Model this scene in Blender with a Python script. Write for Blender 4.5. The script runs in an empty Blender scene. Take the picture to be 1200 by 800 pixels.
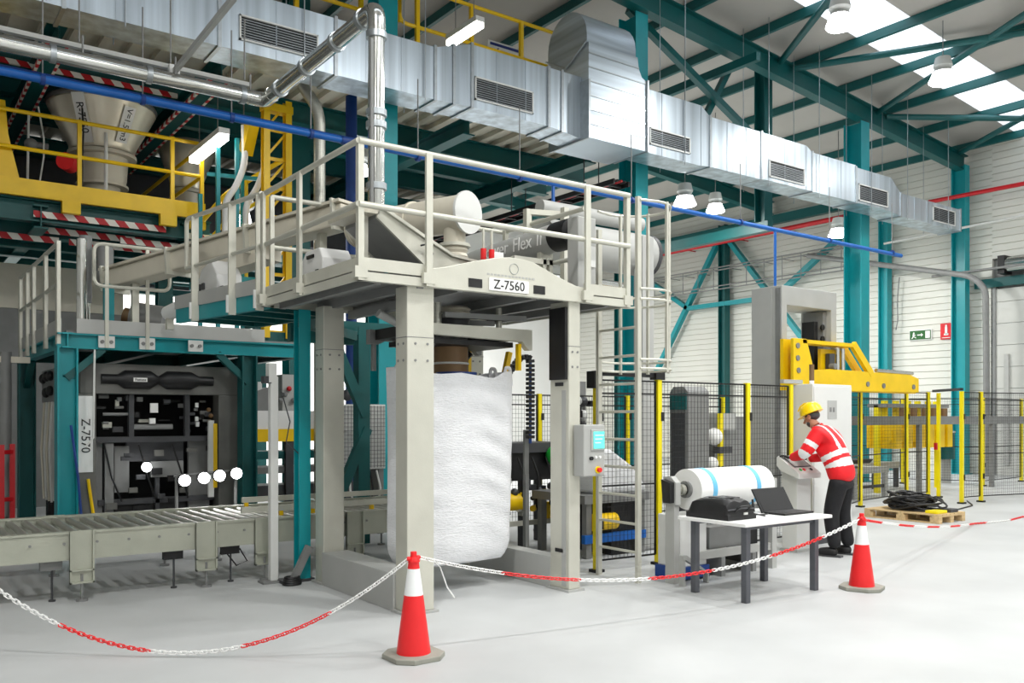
import bpy, bmesh, math, random
from mathutils import Vector, Matrix, Euler

random.seed(7)
SC = bpy.context.scene
COL = SC.collection
PI = math.pi

# ------------------------------------------------------------------ camera
# world axes: X runs along the duct and the roller conveyor, Y along the right-hand wall
YAW = math.atan2(1400.0, 1025.0)            # angle from the view direction to +X, to the right
cam_d = bpy.data.cameras.new('camera')
cam = bpy.data.objects.new('camera', cam_d)
COL.objects.link(cam)
cam.location = (0, 0, 1.65)
cam.rotation_euler = (PI / 2, 0, -(PI / 2 - YAW))
cam_d.sensor_width = 36.0
cam_d.lens = 36.0 * 1025 / 1200
cam_d.shift_y = 88.0 / 1200
cam_d.clip_end = 300
SC.camera = cam

# ------------------------------------------------------------------ sky, exposure
world = bpy.data.worlds.new('overcast_sky')
SC.world = world
world.use_nodes = True
bg = world.node_tree.nodes['Background']
bg.inputs['Color'].default_value = (0.93, 0.97, 1.0, 1)
bg.inputs['Strength'].default_value = 3.0
SC.view_settings.view_transform = 'Standard'
SC.view_settings.look = 'None'
SC.view_settings.gamma = 1.0
SC.view_settings.use_curve_mapping = False
SC.view_settings.exposure = -0.2
LAMP_W = 230.0

# ------------------------------------------------------------------ materials
def lin(c):
    c = c / 255.0
    return c / 12.92 if c <= 0.04045 else ((c + 0.055) / 1.055) ** 2.4

def rgb(r, g, b):
    return (lin(r), lin(g), lin(b), 1.0)

def mat(name, col, rough=0.5, metal=0.0, var=0.08, scale=6.0, bump=0.0, bscale=60.0, stretch=None, emit=0.0, trans=0.0):
    m = bpy.data.materials.new(name)
    m.use_nodes = True
    nt = m.node_tree
    b = nt.nodes['Principled BSDF']
    b.inputs['Roughness'].default_value = rough
    b.inputs['Metallic'].default_value = metal
    c = rgb(*col)
    tc = nt.nodes.new('ShaderNodeTexCoord')
    mp = nt.nodes.new('ShaderNodeMapping')
    nt.links.new(tc.outputs['Object'], mp.inputs['Vector'])
    if stretch:
        mp.inputs['Scale'].default_value = stretch
    n = nt.nodes.new('ShaderNodeTexNoise')
    n.inputs['Scale'].default_value = scale
    n.inputs['Detail'].default_value = 4
    nt.links.new(mp.outputs['Vector'], n.inputs['Vector'])
    r = nt.nodes.new('ShaderNodeValToRGB')
    r.color_ramp.elements[0].position = 0.3
    r.color_ramp.elements[1].position = 0.7
    r.color_ramp.elements[0].color = tuple(max(0, x * (1 - var)) for x in c[:3]) + (1,)
    r.color_ramp.elements[1].color = tuple(min(1, x * (1 + var)) for x in c[:3]) + (1,)
    nt.links.new(n.outputs['Fac'], r.inputs['Fac'])
    nt.links.new(r.outputs['Color'], b.inputs['Base Color'])
    if bump:
        n2 = nt.nodes.new('ShaderNodeTexNoise')
        n2.inputs['Scale'].default_value = bscale
        n2.inputs['Detail'].default_value = 3
        nt.links.new(mp.outputs['Vector'], n2.inputs['Vector'])
        bp = nt.nodes.new('ShaderNodeBump')
        bp.inputs['Strength'].default_value = bump
        bp.inputs['Distance'].default_value = 0.02
        nt.links.new(n2.outputs['Fac'], bp.inputs['Height'])
        nt.links.new(bp.outputs['Normal'], b.inputs['Normal'])
    if emit:
        b.inputs['Emission Color'].default_value = c
        b.inputs['Emission Strength'].default_value = emit
    if trans:
        b.inputs['Transmission Weight'].default_value = trans
    return m

def stripes(name, c1, c2, period, direction=(1, 0, 0), rough=0.5):
    """alternating printed bands, e.g. hazard tape"""
    m = mat(name, c1, rough)
    nt = m.node_tree
    b = nt.nodes['Principled BSDF']
    tc = [n for n in nt.nodes if n.bl_idname == 'ShaderNodeTexCoord'][0]
    dot = nt.nodes.new('ShaderNodeVectorMath'); dot.operation = 'DOT_PRODUCT'
    dot.inputs[1].default_value = direction
    nt.links.new(tc.outputs['Object'], dot.inputs[0])
    d = nt.nodes.new('ShaderNodeMath'); d.operation = 'DIVIDE'; d.inputs[1].default_value = period
    nt.links.new(dot.outputs['Value'], d.inputs[0])
    f = nt.nodes.new('ShaderNodeMath'); f.operation = 'FRACT'
    nt.links.new(d.outputs[0], f.inputs[0])
    g = nt.nodes.new('ShaderNodeMath'); g.operation = 'GREATER_THAN'; g.inputs[1].default_value = 0.5
    nt.links.new(f.outputs[0], g.inputs[0])
    mx = nt.nodes.new('ShaderNodeMix'); mx.data_type = 'RGBA'
    mx.inputs[6].default_value = rgb(*c1); mx.inputs[7].default_value = rgb(*c2)
    nt.links.new(g.outputs[0], mx.inputs[0])
    nt.links.new(mx.outputs[2], b.inputs['Base Color'])
    return m

M = {}
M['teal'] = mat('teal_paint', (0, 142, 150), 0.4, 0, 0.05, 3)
M['dteal'] = mat('dark_shaded_teal', (0, 84, 84), 0.45, 0, 0.06, 3)  # darker teal copy; puts the shade on rear steel into the colour
M['steel'] = mat('blasted_stainless', (200, 199, 187), 0.42, 0.25, 0.05, 4, 0.05, 90)
M['steel2'] = mat('brushed_stainless', (182, 182, 172), 0.32, 0.55, 0.08, 5, 0.05, 60, (1, 1, 12))
M['gray'] = mat('grey_paint', (172, 173, 170), 0.5, 0, 0.04, 3)
M['lgray'] = mat('light_grey_paint', (214, 215, 212), 0.45, 0, 0.03, 3)
M['mgray'] = mat('mid_grey_metal', (128, 129, 128), 0.5, 0.1, 0.08, 5)
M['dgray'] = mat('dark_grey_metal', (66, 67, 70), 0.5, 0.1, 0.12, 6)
M['frame_g'] = mat('mottled_grey_frame', (104, 104, 100), 0.5, 0.1, 0.12, 5)  # mottled grey, darker than the mid grey metal
M['conv'] = mat('conveyor_steel', (170, 172, 158), 0.45, 0.25, 0.07, 4, 0.05, 90)
M['black'] = mat('black_plastic', (17, 17, 19), 0.5, 0, 0.2, 8)
M['galv'] = mat('galvanised_sheet', (184, 195, 204), 0.36, 0.8, 0.3, 1.0, 0.05, 3, (5, 5, 0.12))
M['galvh'] = mat('galvanised_sheet_cross', (184, 195, 204), 0.45, 0.75, 0.4, 1.0, 0.05, 3, (0.15, 0.15, 4))
M['galvd'] = mat('galvanised_flange', (168, 174, 178), 0.35, 0.8, 0.1, 10)
M['chrome'] = mat('polished_tube', (205, 206, 202), 0.16, 0.95, 0.05, 4)
M['yellow'] = mat('yellow_paint', (240, 196, 0), 0.4, 0, 0.06, 4)
M['fyellow'] = mat('fence_yellow', (238, 218, 0), 0.4, 0, 0.04, 4)
M['ryellow'] = mat('machine_yellow', (240, 198, 0), 0.4, 0, 0.06, 4)
M['blue'] = mat('blue_pipe_paint', (0, 92, 176), 0.4, 0, 0.06, 5)
M['dblue'] = mat('dark_blue_sheet', (8, 56, 128), 0.5, 0, 0.1, 5)
M['lblue'] = mat('light_blue_strap', (110, 190, 232), 0.5, 0, 0.05, 5)
M['white'] = mat('white_paint', (238, 238, 236), 0.45, 0, 0.02, 3)
M['film'] = mat('white_film', (244, 244, 242), 0.3, 0, 0.02, 4, 0.08, 12)
M['bag'] = mat('woven_polypropylene', (236, 237, 240), 0.42, 0, 0.03, 6, 0.6, 30, (0.8, 0.8, 3.2))
M['red'] = mat('red_plastic', (232, 30, 34), 0.4, 0, 0.05, 5)
M['redpaint'] = mat('red_pipe_paint', (196, 24, 34), 0.4, 0, 0.05, 5)
M['wall'] = mat('white_cladding', (212, 212, 204), 0.5, 0, 0.02, 1.0)
M['wallb'] = mat('white_back_wall', (238, 238, 236), 0.6, 0, 0.02, 1.0)
M['roof'] = mat('roof_liner', (176, 172, 166), 0.6, 0, 0.05, 1.0)
M['beige'] = mat('beige_casing', (206, 200, 184), 0.45, 0.05, 0.05, 4)
M['silo'] = mat('silo_shell', (220, 212, 194), 0.32, 0.55, 0.06, 3)
M['wood'] = mat('pallet_wood', (206, 178, 132), 0.7, 0, 0.18, 4, 0.2, 30, (1, 8, 8))
M['concrete'] = mat('floor_concrete', (187, 189, 189), 0.55, 0, 0.09, 0.8, 0.02, 8)
M['rubber'] = mat('cone_base_rubber', (150, 150, 140), 0.7, 0, 0.1, 8)
M['tlegs'] = mat('table_leg_paint', (88, 90, 96), 0.45, 0.2, 0.06, 6)
M['green'] = mat('green_plastic', (30, 170, 60), 0.4, 0, 0.05, 4)
M['lgreen'] = mat('light_green_sack', (150, 190, 70), 0.5, 0, 0.1, 6, 0.3, 14)
M['skin'] = mat('skin', (188, 132, 104), 0.55, 0, 0.04, 10)
M['hivis'] = mat('red_jacket', (240, 20, 32), 0.6, 0, 0.06, 8, 0.25, 22)
M['refl'] = mat('reflective_band', (238, 240, 240), 0.35, 0, 0.02, 10)
M['navy'] = mat('dark_trousers', (14, 14, 19), 0.75, 0, 0.15, 10, 0.25, 24)
M['helmet'] = mat('yellow_helmet', (246, 206, 0), 0.3, 0, 0.02, 4)
M['screen'] = mat('lit_touch_screen', (96, 214, 200), 0.3, 0, 0.3, 9, emit=0.7)
M['lamp'] = mat('lamp_glow', (255, 255, 255), 0.5, emit=14)
M['tubeglow'] = mat('tube_glow', (255, 252, 244), 0.5, emit=9)
M['signgreen'] = mat('sign_green', (28, 92, 36), 0.5)
M['signred'] = mat('sign_red', (214, 24, 36), 0.5)
M['signblue'] = mat('sign_blue', (30, 50, 130), 0.5)
M['ink'] = mat('print_black', (18, 18, 20), 0.6)
M['glass'] = mat('dark_window_glass', (60, 84, 60), 0.08, 0, 0.5, 3)
M['copper'] = mat('brown_rubber', (120, 92, 60), 0.6, 0, 0.15, 6)
M['door'] = mat('door_panel', (196, 197, 192), 0.5, 0, 0.02, 2)
M['haz'] = stripes('red_white_tape', (190, 22, 34), (236, 232, 224), 0.3, (1, 0, 0.8))
M['hazy'] = stripes('red_white_tape_cross', (190, 22, 34), (236, 232, 224), 0.3, (0, 1, 0.8))

# skylight sheet: milky polycarbonate that lets daylight through
def translucent(name, col):
    m = bpy.data.materials.new(name); m.use_nodes = True
    nt = m.node_tree; nt.nodes.remove(nt.nodes['Principled BSDF'])
    t = nt.nodes.new('ShaderNodeBsdfTranslucent'); t.inputs['Color'].default_value = col
    nt.links.new(t.outputs[0], nt.nodes['Material Output'].inputs['Surface'])
    return m
M['skylight'] = translucent('skylight_polycarbonate', (0.95, 0.97, 1.0, 1))

# ------------------------------------------------------------------ mesh helpers
class MB:
    """collects simple shapes in world coordinates; build() links them as one mesh object"""
    def __init__(s):
        s.v = []; s.f = []
    def add(s, vs, fs):
        o = len(s.v)
        s.v += [tuple(x) for x in vs]
        s.f += [tuple(i + o for i in f) for f in fs]
        return s
    def box(s, x0, x1, y0, y1, z0, z1):
        x0, x1 = min(x0, x1), max(x0, x1); y0, y1 = min(y0, y1), max(y0, y1); z0, z1 = min(z0, z1), max(z0, z1)
        vs = [(x0, y0, z0), (x1, y0, z0), (x1, y1, z0), (x0, y1, z0), (x0, y0, z1), (x1, y0, z1), (x1, y1, z1), (x0, y1, z1)]
        return s.add(vs, [(0, 3, 2, 1), (4, 5, 6, 7), (0, 1, 5, 4), (1, 2, 6, 5), (2, 3, 7, 6), (3, 0, 4, 7)])
    def bar(s, p, q, w, h=None, up=(0, 0, 1)):
        h = w if h is None else h
        p = Vector(p); q = Vector(q); d = (q - p).normalized(); u = Vector(up)
        if abs(d.dot(u)) > 0.98: u = Vector((0, 1, 0))
        a = d.cross(u).normalized() * (w / 2); b = a.cross(d).normalized() * (h / 2)
        vs = [p - a - b, p + a - b, p + a + b, p - a + b, q - a - b, q + a - b, q + a + b, q - a + b]
        return s.add(vs, [(0, 1, 2, 3), (7, 6, 5, 4), (0, 4, 5, 1), (1, 5, 6, 2), (2, 6, 7, 3), (3, 7, 4, 0)])
    def cyl(s, p, q, r, r2=None, n=16, caps=True):
        r2 = r if r2 is None else r2
        p = Vector(p); q = Vector(q); d = (q - p).normalized()
        u = Vector((0, 0, 1)) if abs(d.z) < 0.9 else Vector((1, 0, 0))
        a = d.cross(u).normalized(); b = a.cross(d)
        vs = []
        for c, rr in ((p, r), (q, r2)):
            for i in range(n):
                t = 2 * PI * i / n
                vs.append(c + a * (rr * math.cos(t)) + b * (rr * math.sin(t)))
        fs = [(i, i + n, (i + 1) % n + n, (i + 1) % n) for i in range(n)]
        if caps:
            fs += [tuple(range(n)), tuple(range(2 * n - 1, n - 1, -1))]
        return s.add(vs, fs)
    def tube(s, pts, r, n=8, closed=False):
        pts = [Vector(p) for p in pts]; k = len(pts)
        rs = r if isinstance(r, (list, tuple)) else [r] * k
        rings = []; ref = None
        for i, p in enumerate(pts):
            if closed: d = pts[(i + 1) % k] - pts[i - 1]
            else: d = pts[min(i + 1, k - 1)] - pts[max(i - 1, 0)]
            d.normalize()
            if ref is None:
                ref = Vector((0, 0, 1)) if abs(d.z) < 0.9 else Vector((1, 0, 0))
            a = d.cross(ref)
            if a.length < 1e-4: a = d.cross(Vector((0, 1, 0)))
            a.normalize(); b = a.cross(d).normalized(); ref = b
            rings.append([p + a * (rs[i] * math.cos(2 * PI * j / n)) + b * (rs[i] * math.sin(2 * PI * j / n)) for j in range(n)])
        vs = [v for g in rings for v in g]; fs = []
        for i in range(k if closed else k - 1):
            i2 = (i + 1) % k
            for j in range(n):
                fs.append((i * n + j, i2 * n + j, i2 * n + (j + 1) % n, i * n + (j + 1) % n))
        if not closed:
            fs += [tuple(range(n)), tuple(range(k * n - 1, (k - 1) * n - 1, -1))]
        return s.add(vs, fs)
    def prism(s, pts, axis, a, b):
        """2-D outline pulled along an axis: 'y' takes (x,z), 'x' takes (y,z), 'z' takes (x,y)"""
        n = len(pts)
        f = {'y': lambda p, t: (p[0], t, p[1]), 'x': lambda p, t: (t, p[0], p[1]), 'z': lambda p, t: (p[0], p[1], t)}[axis]
        vs = [f(p, a) for p in pts] + [f(p, b) for p in pts]
        fs = [(i, (i + 1) % n, (i + 1) % n + n, i + n) for i in range(n)] + [tuple(range(n - 1, -1, -1)), tuple(range(n, 2 * n))]
        return s.add(vs, fs)
    def lathe(s, prof, c=(0, 0, 0), n=24, axis='z'):
        vs = []
        for r, h in prof:
            for i in range(n):
                t = 2 * PI * i / n; x, y = r * math.cos(t), r * math.sin(t)
                p = {'z': (x, y, h), 'y': (x, h, y), 'x': (h, x, y)}[axis]
                vs.append((c[0] + p[0], c[1] + p[1], c[2] + p[2]))
        fs = []
        for k in range(len(prof) - 1):
            for i in range(n):
                fs.append((k * n + i, k * n + (i + 1) % n, (k + 1) * n + (i + 1) % n, (k + 1) * n + i))
        fs += [tuple(range(n - 1, -1, -1)), tuple(range((len(prof) - 1) * n, len(prof) * n))]
        return s.add(vs, fs)
    def ball(s, c, rx, ry=None, rz=None, n=16, m=10):
        ry = ry or rx; rz = rz or rx
        prof = []
        vs = []; fs = []
        for i in range(1, m):
            a = PI * i / m
            for j in range(n):
                t = 2 * PI * j / n
                vs.append((c[0] + rx * math.sin(a) * math.cos(t), c[1] + ry * math.sin(a) * math.sin(t), c[2] + rz * math.cos(a)))
        for i in range(m - 2):
            for j in range(n):
                fs.append((i * n + j, (i + 1) * n + j, (i + 1) * n + (j + 1) % n, i * n + (j + 1) % n))
        vs.append((c[0], c[1], c[2] + rz)); vs.append((c[0], c[1], c[2] - rz))
        t0 = len(vs) - 2
        for j in range(n):
            fs.append((t0, j, (j + 1) % n)); fs.append((t0 + 1, (m - 2) * n + (j + 1) % n, (m - 2) * n + j))
        return s.add(vs, fs)
    def ibeam(s, p, q, w, h, t=0.02, up=(0, 0, 1)):
        """H-section: two flanges and a web; h is the height along up"""
        p = Vector(p); q = Vector(q); d = (q - p).normalized(); u = Vector(up)
        a = d.cross(u).normalized(); b = a.cross(d).normalized()
        off = b * (h / 2 - t / 2)
        s.bar(p + off, q + off, w, t, up=b); s.bar(p - off, q - off, w, t, up=b)
        s.bar(p, q, t * 0.7, h - 2 * t, up=b)
        return s
    def build(s, name, m, parent=None, smooth=False, bevel=0.0, kind=None, label=None, local=False):
        me = bpy.data.meshes.new(name)
        off = Vector((0, 0, 0))
        if parent is not None and not local:
            off = wloc(parent)
        me.from_pydata([tuple(Vector(v) - off) for v in s.v], [], s.f)
        bm = bmesh.new(); bm.from_mesh(me)
        bmesh.ops.recalc_face_normals(bm, faces=bm.faces)
        bm.to_mesh(me); bm.free()
        me.materials.append(M[m] if isinstance(m, str) else m)
        if smooth:
            me.polygons.foreach_set('use_smooth', [True] * len(me.polygons))
            me.set_sharp_from_angle(angle=math.radians(38))
        o = bpy.data.objects.new(name, me)
        COL.objects.link(o)
        if parent is not None:
            o.parent = parent
        if bevel:
            b = o.modifiers.new('bevel', 'BEVEL'); b.width = bevel; b.segments = 2; b.limit_method = 'ANGLE'; b.angle_limit = math.radians(50)
        if kind: o['kind'] = kind
        if label: o['label'] = label
        return o

def wloc(o):
    v = Vector(o.location)
    while o.parent is not None:
        o = o.parent; v = v + Vector(o.location)
    return v

def tag(o, label, cat, group=None):
    o['label'] = label; o['category'] = cat
    if group: o['group'] = group
    return o

def thing(name, label, cat, loc=(0, 0, 0), group=None, rotz=0.0):
    o = bpy.data.objects.new(name, None); COL.objects.link(o)
    o.location = loc; o.rotation_euler = (0, 0, rotz); o.empty_display_size = 0.1
    return tag(o, label, cat, group)

def copy_tree(o, parent=None):
    c = o.copy(); COL.objects.link(c)
    if parent is not None: c.parent = parent
    for ch in list(o.children):
        copy_tree(ch, c)
    return c

def box(x0, x1, y0, y1, z0, z1): return MB().box(x0, x1, y0, y1, z0, z1)
def bar(p, q, w, h=None): return MB().bar(p, q, w, h)
def cyl(p, q, r, r2=None, n=16): return MB().cyl(p, q, r, r2, n)

def text(name, body, size, origin, right, up, m, parent, align='CENTER', depth=0.002):
    """flat lettering as a mesh; right and up are world directions"""
    cu = bpy.data.curves.new(name, 'FONT'); cu.body = body; cu.size = size; cu.extrude = depth
    cu.align_x = align; cu.align_y = 'CENTER'; cu.resolution_u = 3
    t = bpy.data.objects.new(name, cu); COL.objects.link(t)
    dg = bpy.context.evaluated_depsgraph_get()
    me = bpy.data.meshes.new_from_object(t.evaluated_get(dg))
    bpy.data.objects.remove(t)
    r = Vector(right).normalized(); u = Vector(up).normalized(); n = r.cross(u)
    off = Vector(origin) - wloc(parent)
    mt = Matrix(((r.x, u.x, n.x, off.x), (r.y, u.y, n.y, off.y), (r.z, u.z, n.z, off.z), (0, 0, 0, 1)))
    me.transform(mt)
    me.materials.clear(); me.materials.append(M[m])
    me.name = name
    o = bpy.data.objects.new(name, me); COL.objects.link(o); o.parent = parent
    return o

def rounded(pts, r, n=4):
    """polyline with its inner corners rounded"""
    pts = [Vector(p) for p in pts]; out = [pts[0]]
    for i in range(1, len(pts) - 1):
        a, b, c = pts[i - 1], pts[i], pts[i + 1]
        rr = min(r, (a - b).length * 0.45, (c - b).length * 0.45)
        p = b + (a - b).normalized() * rr; q = b + (c - b).normalized() * rr
        for k in range(n + 1):
            t = k / n
            out.append(p * (1 - t) ** 2 + b * (2 * t * (1 - t)) + q * t * t)
    out.append(pts[-1])
    return out

def area_lamp(parent, loc, size, watts, rot=(0, 0, 0), color=(1, 0.99, 0.96), name='bulb_light', sy=None):
    l = bpy.data.lights.new(name, 'AREA'); l.energy = watts; l.color = color
    l.size = size
    if sy: l.shape = 'RECTANGLE'; l.size_y = sy
    else: l.shape = 'DISK'
    o = bpy.data.objects.new(name, l); COL.objects.link(o)
    o.location = Vector(loc) - wloc(parent); o.rotation_euler = rot; o.parent = parent
    return o
# =================================================================== SETTING
XR = 25.6                                       # right wall
def roofz(x): return 9.53 + 0.30 - 0.0865 * (x - 20.33)   # underside of the liner

fl = box(-12.2, 26.2, -6.2, 30.2, -0.2, 0.0).build('floor', 'concrete', kind='structure')

# ribbed cladding: every horizontal joint is a real groove in the profile
def cladding(z0, z1, pitch, depth, plane, a, b, front, thick):
    """profile of boards with V joints; plane 'x' -> wall at x=front, pulled along y"""
    prof = []; z = z0
    while z < z1 - 1e-6:
        zt = min(z + pitch, z1)
        prof += [(front, z + 0.012), (front, zt - 0.012), (front + depth, zt - 0.004), (front + depth, zt)]
        z = zt
    prof += [(front + thick, z1), (front + thick, z0)]
    return prof
wr = MB().prism(cladding(0, 9.6, 0.20, 0.03, 'x', 0, 0, XR, 0.2), 'y', 11.95, 30.0).build('wall_right', 'wall', kind='structure')
MB().prism(cladding(6.1, 9.6, 0.20, 0.03, 'x', 0, 0, XR, 0.2), 'y', 6.6, 11.95).build('wall_panel', 'wall', wr)
MB().prism(cladding(0, 9.6, 0.20, 0.03, 'x', 0, 0, XR, 0.2), 'y', -6.0, 6.6).build('wall_panel', 'wall', wr)
wb = box(-12.2, XR + 0.2, 30, 30.2, 0, 12.6).build('wall_back', 'wallb', kind='structure')
wl = box(-12.2, -12.0, -6, 30, 0, 12.6).build('wall_left', 'wallb', kind='structure')
wf = box(-12.2, XR + 0.2, -6.2, -6.0, 0, 12.6).build('wall_front', 'wallb', kind='structure')

# roof liner with skylight strips running down the slope
SKY = [(9.9, 11.15), (3.6, 4.85), (-2.6, -1.35)]
ce = MB()
def roofslab(mb, x0, x1, y0, y1, t=0.12):
    vs = [(x0, y0, roofz(x0)), (x1, y0, roofz(x1)), (x1, y1, roofz(x1)), (x0, y1, roofz(x0))]
    vs += [(v[0], v[1], v[2] + t) for v in vs]
    mb.add(vs, [(0, 3, 2, 1), (4, 5, 6, 7), (0, 1, 5, 4), (1, 2, 6, 5), (2, 3, 7, 6), (3, 0, 4, 7)])
ys = sorted(SKY); y = -6.0
for a, b in ys:
    roofslab(ce, -12, XR + 0.3, y, a); y = b
roofslab(ce, -12, XR + 0.3, y, 30.3)
for a, b in ys:
    roofslab(ce, -12, 12.0 if a > 6 else 0.0, a, b)
ceil = ce.build('ceiling', 'roof', kind='structure')
for a, b in ys:
    x = 12.0 if a > 6 else 0.0
    while x < XR:
        x2 = min(x + 3.4, XR + 0.3)
        mb = MB(); roofslab(mb, x, x2 - 0.01, a, b, 0.03); mb.build('skylight_panel', 'skylight', ceil)
        x = x2
# rafters and purlins of the roof
for yy in (-0.7, 6.0, 12.7, 19.4, 26.0):
    p = Vector((-5.5, yy, roofz(-5.5) - 0.44)); q = Vector((XR - 0.1, yy, roofz(XR - 0.1) - 0.44))
    MB().ibeam(p, q, 0.24, 0.46, 0.03).build('rafter', 'dteal', ceil)
px = 25.1
while px > 5:
    p = Vector((px, -5.8, roofz(px) - 0.11)); q = Vector((px, 29.9, roofz(px) - 0.11))
    MB().bar(p, q, 0.09, 0.20).build('purlin', 'dteal', ceil)
    px -= 1.86
def roofp(x, y, d=0.3): return (x, y, roofz(x) - d)
for (x0, y0, x1, y1) in [(20.9, 12.6, 17.6, 6.1), (21.3, 12.6, 25.4, 8.6), (17.4, 12.6, 20.3, 6.1), (16.9, 12.6, 12.6, 6.1), (24.9, 12.5, 21.2, 6.1)]:
    cyl(roofp(x0, y0), roofp(x1, y1), 0.075, n=10).build('roof_brace', 'dteal', ceil)
# braces up in the roof behind the duct
bar((12.6, 13.15, 10.05), (17.0, 13.15, 8.0), 0.14).build('roof_brace', 'dteal', ceil)
bar((15.0, 13.3, 8.2), (15.9, 13.3, 9.6), 0.13).build('roof_brace', 'dteal', ceil)
bar((15.2, 16.0, 9.3), (15.2, 11.9, 9.3), 0.13, 0.18).build('roof_brace', 'dteal', ceil)

# ------------------------------------------------------------------ steel columns
def column(x, y, z1, label, w=0.34, d=0.36, m='teal', z0=0.0):
    t = thing('steel_column', label, 'column', (x, y, z0))
    # web runs along y, flanges face the hall
    MB().ibeam((x, y, z0 + 0.03), (x, y, z1), w, d, 0.03, up=(0, 1, 0)).build('shaft', m, t)
    if z0 == 0:
        box(x - w * 0.7, x + w * 0.7, y - d * 0.65, y + d * 0.65, 0, 0.03).build('base_plate', m, t)
    return t
column(12.55, 12.95, roofz(12.55) - 0.7, 'tall teal steel column behind the big duct elbow', 0.34, 0.5)
column(20.33, 12.85, roofz(20.33) - 0.7, 'tall teal steel column to the right of the grey arch machine', 0.36, 0.5)
column(6.8, 12.9, roofz(6.8) - 0.7, 'teal steel column behind the vertical polished pipe', 0.34, 0.4)
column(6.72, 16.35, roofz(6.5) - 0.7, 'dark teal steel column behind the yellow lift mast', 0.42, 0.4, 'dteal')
column(25.3, 12.7, 8.85, 'teal wall column beside the red fire hose sign', 0.26, 0.4, 'teal')
column(25.35, 15.05, 8.7, 'narrow teal wall column left of the green exit sign', 0.26, 0.3, 'teal')
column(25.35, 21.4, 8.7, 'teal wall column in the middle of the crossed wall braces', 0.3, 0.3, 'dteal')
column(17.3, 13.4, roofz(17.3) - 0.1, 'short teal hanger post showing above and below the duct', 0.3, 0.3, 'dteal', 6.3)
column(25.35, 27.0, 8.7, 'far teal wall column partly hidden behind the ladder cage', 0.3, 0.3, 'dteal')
b_ = bar((17.3, 13.2, 6.2), (17.3, 20.0, 6.2), 0.2, 0.24).build('steel_beam', 'dteal')
tag(b_, 'dark teal beam running back from the foot of the short hanger post', 'beam')
b_ = bar((25.2, 15.2, 8.45), (25.2, 29.8, 8.45), 0.2, 0.3).build('wall_beam', 'dteal', wr)
# crossed braces on the right wall
def wb_(p, q): MB().bar(p, q, 0.2, 0.16).build('wall_brace', 'teal', wr)
wy = 25.3
wb_((wy, 21.5, 8.3), (wy, 26.9, 0.3)); wb_((wy, 21.3, 8.3), (wy, 15.2, 0.9)); wb_((wy, 15.15, 8.4), (wy, 19.0, 5.85))
wb_((wy, 19.4, 5.8), (wy, 23.1, 5.8)); wb_((wy, 23.1, 5.8), (wy, 26.9, 8.2))

# ------------------------------------------------------------------ wall fittings
dr = box(XR + 0.12, XR + 0.2, 6.6, 11.95, 0, 6.1).build('door_1', 'mgray', kind='structure')
z = 0.0
while z < 5.2:
    box(XR + 0.04, XR + 0.12, 6.62, 11.93, z + 0.006, min(z + 0.61, 5.25) - 0.006).build('door_panel', 'door', dr); z += 0.61
box(XR + 0.0, XR + 0.12, 11.86, 11.98, 0, 5.3).build('guide_rail', 'mgray', dr)
box(XR - 0.1, XR + 0.0, 6.6, 12.4, 5.3, 5.55).build('lintel', 'dteal', dr)
box(XR - 0.03, XR + 0.04, 11.5, 11.62, 0.3, 3.4).build('door_strut', 'gray', dr)
cyl((XR - 0.28, 11.4, 5.85), (XR - 0.28, 6.6, 5.85), 0.2, n=20).build('spring_drum', 'chrome', dr, True)
box(XR - 0.45, XR, 11.42, 11.6, 5.6, 6.1).build('bearing_plate', 'black', dr)

def flatpipe(name, pts, r, m, label, cat='pipe', n=10, round_r=0.25):
    o = MB().tube(rounded(pts, round_r), r, n).build(name, m, None, True)
    return tag(o, label, cat)
flatpipe('fire_pipe', [(25.05, 13.5, 7.95), (25.05, 3, 7.85)], 0.06, 'redpaint', 'red sprinkler pipe high on the white wall right of the duct end')
mb = MB().tube([(24.95, 29, 8.0), (24.95, 15.3, 8.0)], 0.08, 10)
for yy in (16, 18.5, 20.5, 23, 26): mb.tube([(24.95, yy, 8.0), (25.6, yy, 8.0)], 0.02, 6)
tag(mb.build('fire_pipe', 'redpaint', None, True), 'red sprinkler pipe high on the wall behind the crossed braces', 'pipe')
kt = thing('cable_ladder', 'black cable ladder with cables running back under the gallery by the tall column', 'tray', (11.9, 16, 6.2))
for xx in (11.7, 12.1): box(xx - 0.02, xx + 0.02, 12.6, 20.5, 6.2, 6.3).build('side_rail', 'black', kt)
yy = 12.8
while yy < 20.4: box(11.7, 12.1, yy, yy + 0.04, 6.21, 6.25).build('rung', 'black', kt); yy += 0.5
for xx in (11.8, 11.9, 12.0): MB().tube([(xx, 12.6, 6.28), (xx, 20.5, 6.28)], 0.025, 6).build('cable', 'black' if xx != 11.9 else 'redpaint', kt, True)
for yy in (13.5, 16, 18.5): cyl((11.7, yy, 6.25), (11.7, yy, 7.5), 0.012, n=6).build('hanger_rod', 'dgray', kt); cyl((12.1, yy, 6.25), (12.1, yy, 7.5), 0.012, n=6).build('hanger_rod', 'dgray', kt)
flatpipe('drain_pipe', [(24.9, 17.5, 6.95), (24.9, 12.2, 5.6), (24.9, 11.8, 5.2), (24.9, 11.75, 0.0)], 0.085, 'mgray', 'grey downpipe bending down beside the roller door', round_r=0.5)
flatpipe('conduit', [(25.05, 14.9, 6.95), (25.05, 3.0, 7.3)], 0.035, 'lgray', 'thin pale conduit crossing the wall above the exit sign')
flatpipe('conduit', [(25.05, 13.4, 5.75), (25.05, 3.0, 5.75)], 0.035, 'mgray', 'thin grey conduit running just above the roller door motor')
flatpipe('conduit', [(25.3, 14.55, 5.9), (25.3, 14.62, 5.2), (25.3, 14.6, 4.6), (25.3, 14.66, 4.3)], 0.018, 'mgray', 'loose thin cable hanging on the wall above the exit sign', 'cable')
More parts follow.
